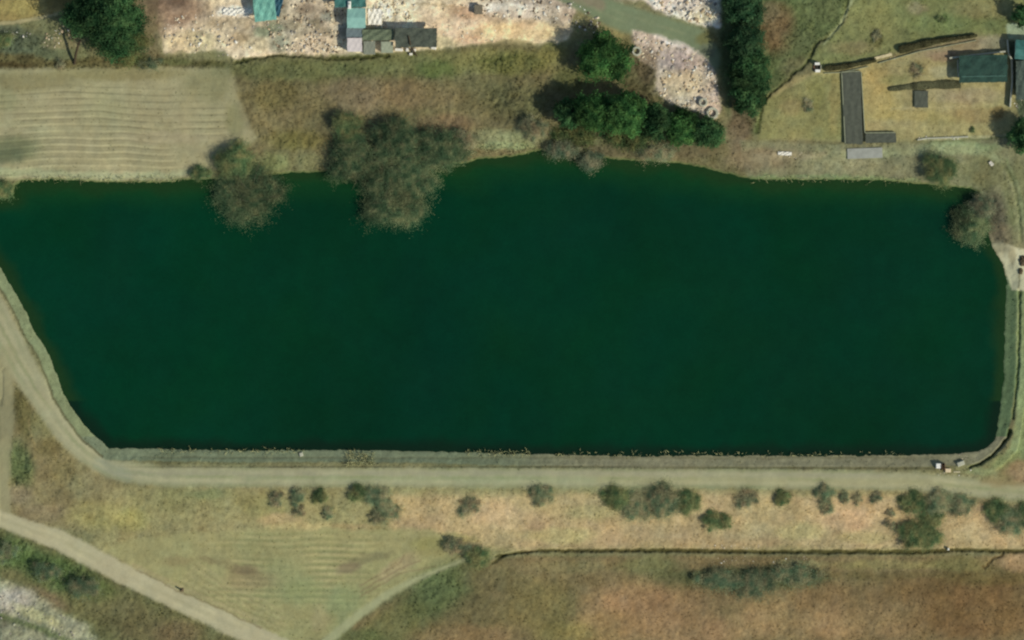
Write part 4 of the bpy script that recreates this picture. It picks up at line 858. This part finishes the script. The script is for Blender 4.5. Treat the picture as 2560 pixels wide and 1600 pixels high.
# fallen trunk lying over the net shelter edge
for nm, lb, pts in (('fallen_branch', 'dark forked branch hanging off the lower edge of the dark net shelter', [(1022, 92, 2.9), (1026, 112, 2.7), (1034, 128, 1.2), (1042, 140, .3)]),
                    ('leaning_trunk', 'dark leaning dead trunk left of the biggest tree at upper left', [(186, 160, .1), (192, 136, 1.8), (200, 112, 3.2), (210, 98, 4.0)])):
    g = gz(*pts[0][:2]) if nm == 'leaning_trunk' else gz(*pts[-1][:2]); x0, y0, z0 = at(pts[0][0], pts[0][1], g)
    rr = empty(nm, (x0, y0, z0), lb, 'branch' if nm[0] == 'f' else 'dead tree')
    pp = [((a - pts[0][0]) * S, (pts[0][1] - b) * S, c) for a, b, c in pts]
    MB().tube(pp, [.28, .25, .2, .1] if nm[0] == 'l' else [.12, .18, .2, .16]).build('stem', P8('dark_bark', (66, 56, 38)), rr)
    a = pp[2]; MB().tube([a, (a[0] - .7, a[1] + .3, a[2] + .5), (a[0] - 1.2, a[1] + .9, a[2] + .8)], [.08, .06, .03], 5).build('side_branch', P8('dark_bark', (66, 56, 38)), rr)
# white tank
g = gz(873, 12); x, y, z = at(873, 12, g + 3.1)
r = empty('water_tank', (x, y, g), 'narrow upright white water tank at the top edge beside the teal roofs', 'tank')
MB().box(0, 0, 2.2, 8 * S, 19 * S, .9, bev=.15).build('tank', M['white'], r); MB().tube([(0, .2, 3.0), (0, .2, 3.16)], [.2, .18], 12).build('lid', M['frame'], r)
for sx in (-.2, .2):
    for sy in (-.6, .6): MB().tube([(sx, sy, -.2), (sx, sy, 2.2)], [.05, .05], 6).build('leg', M['frame'], r)
# crate at 1195,22
shed('storage_crate', 'small dark grey crate in the middle of the tan yard near the top edge', 'crate', 1186, 12, 1206, 36, 1.0, P8('crate_grey', (112, 104, 84)), wall=M['timber'], kind='flat', door=False, seed=13)
# plastic sheets
for k, (px, py, w, d, rz, lb) in enumerate([(575, 30, 34, 18, -8, 'crumpled white plastic sheet left of the pale teal shelter'), (612, 28, 40, 14, 2, 'long white plastic sheet touching the pale teal shelter'),
                                         (1962, 384, 34, 9, -2, 'torn white plastic sheet on the path above the north shore'), (2478, 409, 12, 8, -50, 'small white scrap of sheeting in the grass near the right shore'),
                                         (2208, 141, 44, 7, 14, 'pale plank lying between the shadow strip and the tapering hedge'), (937, 42, 34, 40, 0, 'wide white crumpled sheeting right of the faded teal shed')]):
    g = gz(px, py); x, y, _ = at(px, py, g)
    b = MB().sheet(0, 0, .22, w * S, d * S, sag=.13 if k != 4 else .02, seed=20 + k, thick=.03 if k != 4 else .08, nx=12, ny=8).build('plastic_sheet' if k != 4 else 'wooden_plank', M['plastic'] if k not in (4,) else P8('bleached_wood', (196, 182, 138)), loc=(x, y, g))
    b.rotation_euler.z = math.radians(rz); tag(b, lb, 'sheet' if k != 4 else 'plank')
# concrete rings on the stone dump
for px, py, ro, lb in ((1758, 256, 11, 'upper smaller concrete ring at the lower tip of the stone dump'), (1781, 283, 15, 'larger concrete ring with dark hollow at the lowest tip of the stone dump'), (1592, 128, 12, 'faint concrete ring at the upper left of the stone dump')):
    g = gz(px, py); x, y, _ = at(px, py, g + .6); Rr = ro * S; V = []; F = []; n = 32
    prof = [(Rr, -.2), (Rr, .62), (Rr - .04, .68), (Rr * .62, .68), (Rr * .58, .62), (Rr * .58, -.1)]
    for i in range(n):
        a = 2 * math.pi * i / n
        for rr, zz in prof: V.append((rr * math.cos(a), rr * math.sin(a), zz))
    for i in range(n):
        for k in range(5): F.append((i * 6 + k, ((i + 1) % n) * 6 + k, ((i + 1) % n) * 6 + k + 1, i * 6 + k + 1))
    mb = MB(); mb.V = V; mb.F = F
    tag(mb.build('concrete_ring', M['conc'], loc=(x, y, g)), lb, 'ring', 'concrete rings on the stone dump')

# compound at the north-east
def path_wall(name, label, pts, w, h, mat, group=None):
    g = min(gz(*p) for p in pts); x0, y0, z0 = at(pts[0][0], pts[0][1], g)
    mb = MB()
    for (xa, ya), (xb, yb) in zip(pts[:-1], pts[1:]):
        L_ = math.hypot(xb - xa, yb - ya) * S; n = max(1, int(L_ / 2.0)); a = math.atan2(-(yb - ya), xb - xa)
        for i in range(n):
            u = (i + .5) / n; px, py = xa + (xb - xa) * u, ya + (yb - ya) * u
            mb.box((px - pts[0][0]) * S, (pts[0][1] - py) * S, gz(px, py) - g - .3, L_ / n - .015, w, h + .3 + random.uniform(0, .03), a, bev=.03)
    o = mb.build(name, mat, loc=(x0, y0, z0)); tag(o, label, 'wall', group); return o
WG = 'low concrete walls of the compound'
path_wall('concrete_wall', 'pale low wall along the top side of the dark green shelter', [(2372, 146), (2440, 137), (2514, 129)], .35, .9, M['conc'], WG)
path_wall('concrete_wall', 'short pale wall left of the dark green shelter', [(2394, 150), (2394, 172), (2396, 194)], .22, .7, M['conc'], WG)
path_wall('concrete_wall', 'long pale boundary wall running down the right side of the compound', [(2517, 100), (2520, 134), (2528, 150), (2529, 205), (2524, 268)], .3, 1.0, M['conc'], WG)
path_wall('concrete_wall', 'thin low wall at the foot of the long tapering hedge', [(2196, 158), (2300, 128), (2440, 101)], .16, .3, M['moss'], WG)
path_wall('concrete_wall', 'thin low wall under the shadow strip that starts at the well hut', [(2060, 183), (2105, 181), (2170, 166)], .16, .3, M['moss'], WG)
path_wall('concrete_wall', 'broken pale wall footing along the lower side of the compound', [(2293, 350), (2318, 346), (2380, 344), (2420, 342)], .3, .25, M['conc'], WG)
r = shed('net_shelter', 'dark green netted shelter inside the walled compound', 'shelter', 2398, 138, 2518, 206, 2.2, M['green'], kind='cloth', seed=31, open_=True, rz=1)
MB().sheet(0, -1.5, 2.42, 8.8, .18, sag=.01, nx=14, ny=2, seed=3, thick=.05).build('ridge_strip', P8('pale_green_strip', (72, 104, 90)), r)
# L-shaped netted bed
g = gz(2130, 300); x, y, _ = at(2130, 270, g + .5)
r = empty('covered_bed', (x, y, g), 'L shaped planting bed under dark grey netting, with a pale rim', 'planting bed')
def rel(px, py): return ((px - 2130) * S, (270 - py) * S)
a, b = rel(2131, 270); MB().sheet(a, b, .5, 46 * S, 180 * S, rz=math.radians(2), sag=.03, nx=12, ny=30, seed=41, thick=.05).build('netting', M['net2'], r)
a, b = rel(2202, 345); MB().sheet(a, b, .49, 76 * S, 24 * S, rz=math.radians(1), sag=.03, nx=16, ny=6, seed=42, thick=.05).build('netting', M['net2'], r)
mb = MB()
for (ax, ay, bx, by) in ((2104, 182, 2113, 358), (2153, 180, 2162, 332), (2162, 332, 2238, 331), (2104, 180, 2151, 178)):
    a0, b0 = rel((ax + bx) / 2, (ay + by) / 2); L_ = math.hypot(bx - ax, by - ay) * S
    MB().box(a0, b0, -.2, L_ - .1, .18, .72, math.atan2(-(by - ay), bx - ax)).build('rim', M['moss'], r)
# small covered bed
g = gz(2303, 246); x, y, _ = at(2303, 248, g + .3)
r = empty('covered_bed', (x, y, g), 'small square bed under dark netting below the low shadow band', 'planting bed')
MB().sheet(0, 0, .42, 34 * S, 42 * S, sag=.03, nx=8, ny=8, seed=43, thick=.05).build('netting', M['net2'], r); MB().box(0, 0, -.1, 30 * S, 38 * S, .42).build('rim', M['timber'], r)
# slabs
for (px, py, w, d, rz, m_, nm, lb) in ((2162, 383, 88, 26, 2, 'concg', 'concrete_slab', 'light grey concrete slab just below the L shaped bed'),):
    g = gz(px, py); x, y, _ = at(px, py, g)
    b = MB().box(0, 0, -.3, w * S, d * S, .48, bev=.03).build(nm, M[m_], loc=(x, y, g)); b.rotation_euler.z = math.radians(rz); tag(b, lb, 'slab')
# teal roofed building on the right edge
shed('metal_shed', 'dark teal shed roof cut by the right edge beside the boundary wall', 'shed', 2538, 102, 2620, 150, 2.4, M['tealr'], kind='gable', seed=33, rz=-4)
shed('net_shelter', 'long dark grey net shelter at the right edge outside the boundary wall', 'shelter', 2540, 152, 2600, 250, 1.8, P8('slate_net', (70, 82, 70), amt=.25), kind='cloth', seed=34, open_=True)
# white well hut
g = gz(2043, 166); x, y, _ = at(2043, 166, g + 1)
r = empty('well_hut', (x, y, g), 'small white and black well hut at the left end of the shadow strip', 'well')
MB().box(0, .55, -.2, 1.0, .5, 1.3, bev=.04).build('wall', M['white'], r); MB().box(.12, -.85, -.2, 1.0, .55, .9, bev=.04).build('wall', M['white'], r)
MB().box(.05, -.12, -.2, .95, .75, .55).build('hatch', M['dark'], r); MB().box(.75, -.2, -.2, .14, 1.1, 1.0).build('rim', M['conc'], r); MB().box(-.55, -.2, -.2, .3, .9, .5).build('base', M['rust'], r)
# sluice at the lower right corner of the pond
SG = 'pale concrete blocks of the sluice'
g = gz(2350, 1168); x, y, _ = at(2358, 1166, g + .5)
r = empty('sluice_gate', (x, y, g), 'small sluice gate with iron frame between the pale blocks', 'sluice')
MB().box(-.95, .1, -.6, 1.0, 1.0, 1.3, bev=.08).build('pier', M['white'], r); MB().box(.95, -.8, -.6, 1.1, .8, 1.1, bev=.08).build('pier', P8('cream_concrete', (208, 190, 152)), r)
MB().box(0.05, -.1, -.6, .5, 1.4, .5).build('gate', M['dark'], r); MB().box(-.25, -.1, -.4, .09, 1.4, 1.3).build('frame', M['rust'], r); MB().box(.3, -.1, -.4, .09, 1.4, 1.3).build('frame', M['rust'], r)  # gate coloured dark for the shadow between the pale blocks
w_ = MB(); n = 14; ringp = [(.3 * math.cos(2 * math.pi * i / n), -.1 + .3 * math.sin(2 * math.pi * i / n), 1.0) for i in range(n + 1)]
w_.tube(ringp, [.03] * (n + 1), 5); w_.tube([(0, -.1, -.1), (0, -.1, 1.05)], [.03, .03], 6); w_.build('hand_wheel', M['rust'], r)
g = gz(2402, 1159); x, y, _ = at(2402, 1159, g + .3)
b = MB().box(0, 0, -.4, 1.5, .9, .8, math.radians(20), bev=.1).build('concrete_block', M['conc'], loc=(x, y, g)); tag(b, 'pale concrete block on the bank right of the sluice gate', 'block', SG)
g = gz(2392, 1180); x, y, _ = at(2392, 1180, g + .3)
b = MB().box(0, 0, -.2, 1.3, .25, .4, 0, bev=.04).build('concrete_block', P8('cream_kerb', (200, 190, 150)), loc=(x, y, g)); tag(b, 'thin cream kerb stone on the road side of the sluice', 'block', SG)
# small things
g = gz(753, 1136); x, y, _ = at(753, 1136, g)
tag(MB().box(0, 0, -.2, .75, .8, .55, .3, bev=.1).build('boundary_stone', M['conc'], loc=(x, y, g)), 'single pale stone on the bank near the left part of the dam', 'stone')
g = gz(455, 1475); x, y, _ = at(455, 1475, g)
r = empty('marker_post', (x, y, g), 'short dark wooden post at the edge of the farm road', 'post')
MB().tube([(0, 0, -.2), (0, 0, 1.2), (.02, 0, 1.3)], [.2, .18, .08], 8).build('post', M['timber'], r); MB().box(0, 0, -.1, .75, .75, .28, bev=.08).build('base', P8('post_base', (110, 98, 72)), r)
g = gz(2370, 1372); x, y, _ = at(2370, 1372, g)
r = empty('marker_post', (x, y, g), 'little white post standing beside the long ditch', 'post')
MB().box(0, 0, -.3, .3, .45, 1.3, bev=.05).build('post', M['white'], r); MB().box(0, 0, -.3, .5, .65, .4).build('base', M['conc'], r)
g = gz(2552, 655)
for px, py, s_, lb in ((2557, 652, .75, 'dark round boulder at the right edge on the pale apron'), (2552, 678, .45, 'small dark boulder below the round one on the pale apron')):
    x, y, _ = at(px, py, gz(px, py)); V = []; F = []; n = 12; m_ = 7
    rs = np.random.default_rng(int(px))
    for j in range(m_ + 1):
        for i in range(n):
            th = math.pi * j / m_; q_ = s_ * (1 + .15 * math.sin(3 * i + j) + rs.uniform(-.05, .05)); V.append((q_ * math.sin(th) * math.cos(2 * math.pi * i / n), q_ * 1.5 * math.sin(th) * math.sin(2 * math.pi * i / n), q_ * .7 * math.cos(th)))
    for j in range(m_):
        for i in range(n): F.append((j * n + i, (j + 1) * n + i, (j + 1) * n + (i + 1) % n, j * n + (i + 1) % n))
    mb = MB(); mb.V = V; mb.F = F; tag(mb.build('boulder', P8('dark_boulder', (84, 74, 50)), loc=(x, y, gz(px, py) + .1)), lb, 'boulder', 'dark boulders on the pale apron')

# ------------------------------------------------------------------ rubble (uncountable)
def rubble(name, label, cat, zones, seed, white=.3):
    rs = np.random.default_rng(seed); PX, PY, SZ, CO = [], [], [], []
    for pts, n, s0, s1, cols_ in zones:
        xs = [p[0] for p in pts]; ys = [p[1] for p in pts]
        x = rs.uniform(min(xs), max(xs), n); y = rs.uniform(min(ys), max(ys), n)
        ok = inside(x, y, pts) & (fbm(x, y, 16, 3, seed) + rs.normal(0, .2, n) > .02); x, y = x[ok], y[ok]; n = len(x)
        PX.append(x); PY.append(y); SZ.append(s0 * (s1 / s0) ** (rs.random(n) ** 2.2)); cc = np.array([alb(c) for c in cols_])
        CO.append(cc[rs.integers(0, len(cc), n)] * rs.uniform(.8, 1.15, (n, 1)))
    x = np.concatenate(PX); y = np.concatenate(PY); s = np.concatenate(SZ); c = np.vstack(CO); n = len(x)
    cub = np.array([(-1, -1, -1), (1, -1, -1), (1, 1, -1), (-1, 1, -1), (-.8, -.7, 1), (.7, -.8, 1), (.8, .7, 1), (-.7, .8, 1)])
    V = cub[None] * (1 + rs.uniform(-.35, .35, (n, 8, 3))); s = s * .62; V *= (s[:, None, None] * np.stack([rs.uniform(.6, 1.5, n), rs.uniform(.5, 1.1, n), rs.uniform(.2, .5, n)], 1)[:, None, :])
    a = rs.uniform(0, math.pi, n); ca, sa = np.cos(a)[:, None], np.sin(a)[:, None]
    V[..., 0], V[..., 1] = V[..., 0] * ca - V[..., 1] * sa, V[..., 0] * sa + V[..., 1] * ca
    zz = np.array([gz(i, j) for i, j in zip(x, y)])
    V += np.stack([(x - 1280) * S, (800 - y) * S, zz + s * .25], 1)[:, None, :]
    F0 = np.array([(4, 5, 6, 7), (0, 1, 5, 4), (1, 2, 6, 5), (2, 3, 7, 6), (3, 0, 4, 7), (3, 2, 1, 0)])
    F = (F0[None] + (np.arange(n) * 8)[:, None, None]).reshape(-1, 4)
    tag(put(name, mesh_np(name, V.reshape(-1, 3), F, 4, m_s, np.repeat(np.clip(c, 0, .85), 8, 0))), label, cat, kind='stuff')
Wt = (226, 220, 200); Cr = (214, 200, 166); Gy = (150, 144, 130); Br = (112, 98, 78); Tn = (186, 166, 132)
rubble('rubble', 'pale broken stones and debris strewn over the yard along the top edge', 'rubble', [
    ([(400, 80), (440, 62), (560, 36), (640, 40), (640, 128), (580, 146), (470, 130), (405, 128)], 900, .08, .5, (Wt, Cr, Cr, Tn, Gy)),
    ([(405, 70), (440, 45), (540, 22), (560, 34), (450, 66), (420, 90)], 260, .12, .5, (Wt, Cr)),
    ([(650, 60), (690, 0), (860, 0), (860, 132), (700, 132), (680, 100)], 1500, .08, .5, (Cr, Gy, Tn, Br, Tn, Cr)),
    ([(720, 85), (860, 80), (866, 130), (740, 130)], 500, .08, .4, (Wt, Cr, Tn, Br)),
    ([(916, 20), (1000, -20), (1040, 0), (1030, 70), (920, 70)], 700, .1, .5, (Wt, Cr, Wt, Tn)),
    ([(1040, -20), (1210, -20), (1220, 70), (1060, 66)], 500, .06, .4, (Cr, Tn, Tn)),
    ([(1200, -20), (1380, -20), (1500, 40), (1510, 90), (1440, 70), (1380, 60), (1210, 40)], 1500, .08, .5, (Wt, Wt, Gy, Cr, Br)),
    ([(1060, 60), (1240, 60), (1240, 105), (1100, 112)], 300, .06, .35, (Cr, Tn, Wt)),
    ([(1600, -20), (1800, -20), (1800, 60), (1740, 62), (1640, 24)], 1000, .1, .6, (Wt, Wt, Cr, Gy, Tn)),
    ([(120, 60), (180, 55), (180, 110), (110, 112)], 120, .1, .4, (Wt, Cr, Tn)), ([(10, 80), (80, 82), (80, 98), (10, 96)], 60, .12, .4, (Wt, Gy)),
    ([(110, 105), (180, 105), (180, 118), (108, 120)], 50, .1, .3, (Cr, Tn))], 401)
rubble('stone_heap', 'grey and cream stones tipped between the row of green trees and the dirt road', 'stones', [
    (STONES, 2600, .08, .55, (Wt, Cr, Gy, Tn, Tn, Cr)),
    ([(1590, 84), (1640, 98), (1760, 140), (1790, 190), (1776, 196), (1740, 150), (1640, 112), (1590, 100)], 500, .12, .6, (Wt, Wt, Cr))], 402)
rubble('river_stones', 'grey river stones in the lower left corner', 'stones', [
    ([(-60, 1440), (0, 1450), (80, 1480), (150, 1530), (220, 1570), (280, 1660), (-60, 1660)], 1100, .08, .35, (Gy, (138, 138, 112), Gy, (170, 170, 140)))], 403)
rubble('bank_stones', 'scattered pale stones on the ditch verge, the shore and the bank', 'stones', [
    ([(1740, 1362), (1900, 1362), (1900, 1374), (1740, 1374)], 40, .08, .22, (Wt, Cr)), ([(1740, 1390), (2020, 1392), (2020, 1412), (1740, 1410)], 120, .08, .22, (Wt, Cr, Tn)),
    ([(2400, 1130), (2470, 1128), (2440, 1150), (2390, 1150)], 50, .08, .25, (Gy, Cr)), ([(1930, 378), (2010, 380), (2010, 398), (1930, 394)], 60, .08, .3, (Wt, Cr)),
    ([(2290, 340), (2420, 338), (2420, 350), (2290, 354)], 70, .08, .25, (Wt, Cr)), ([(2180, 130), (2230, 125), (2240, 150), (2190, 160)], 20, .08, .25, (Cr, Tn)),
    ([(2530, 140), (2560, 140), (2560, 350), (2530, 340)], 120, .08, .35, (Wt, Gy, Cr)), ([(2340, 1150), (2440, 1150), (2420, 1190), (2340, 1190)], 40, .08, .25, (Wt, Cr))], 404)

# dry reeds at the waterline
rs = np.random.default_rng(55); Vr = []; Fr = []
zones = [(866, 1128, 936, 1164, 170), (700, 1124, 760, 1132, 20), (1160, 1126, 1330, 1140, 90), (400, 1122, 700, 1134, 90), (1380, 1130, 2260, 1142, 150), (60, 440, 460, 456, 150), (1880, 440, 2300, 458, 90), (1180, 360, 1340, 385, 120)]
for x0, y0, x1, y1, n in zones:
    for _ in range(n):
        px, py = rs.uniform(x0, x1), rs.uniform(y0, y1)
        if y0 < 500: 
            pass
        X0, Y0, _z = at(px, py, 0); g = max(0, gz(px, py)); hh = rs.uniform(.3, .9); a = rs.uniform(0, 6.28); l = rs.uniform(.2, .9)
        p = [(X0, Y0, g - .1), (X0 + l * .4 * math.cos(a), Y0 + l * .4 * math.sin(a), g + hh * .7), (X0 + l * math.cos(a), Y0 + l * math.sin(a), g + hh)]
        o = len(Vr); v_, f_ = tube(p, [.05, .045, .015], 3); Vr.extend(v_); Fr.extend([tuple(i + o for i in k) for k in f_])
tag(put('reeds', mesh_np('reeds', Vr, Fr, 4, P8('dry_reed', (176, 174, 122), amt=.25))), 'dry pale reeds along the edge of the pond', 'reeds', kind='stuff')
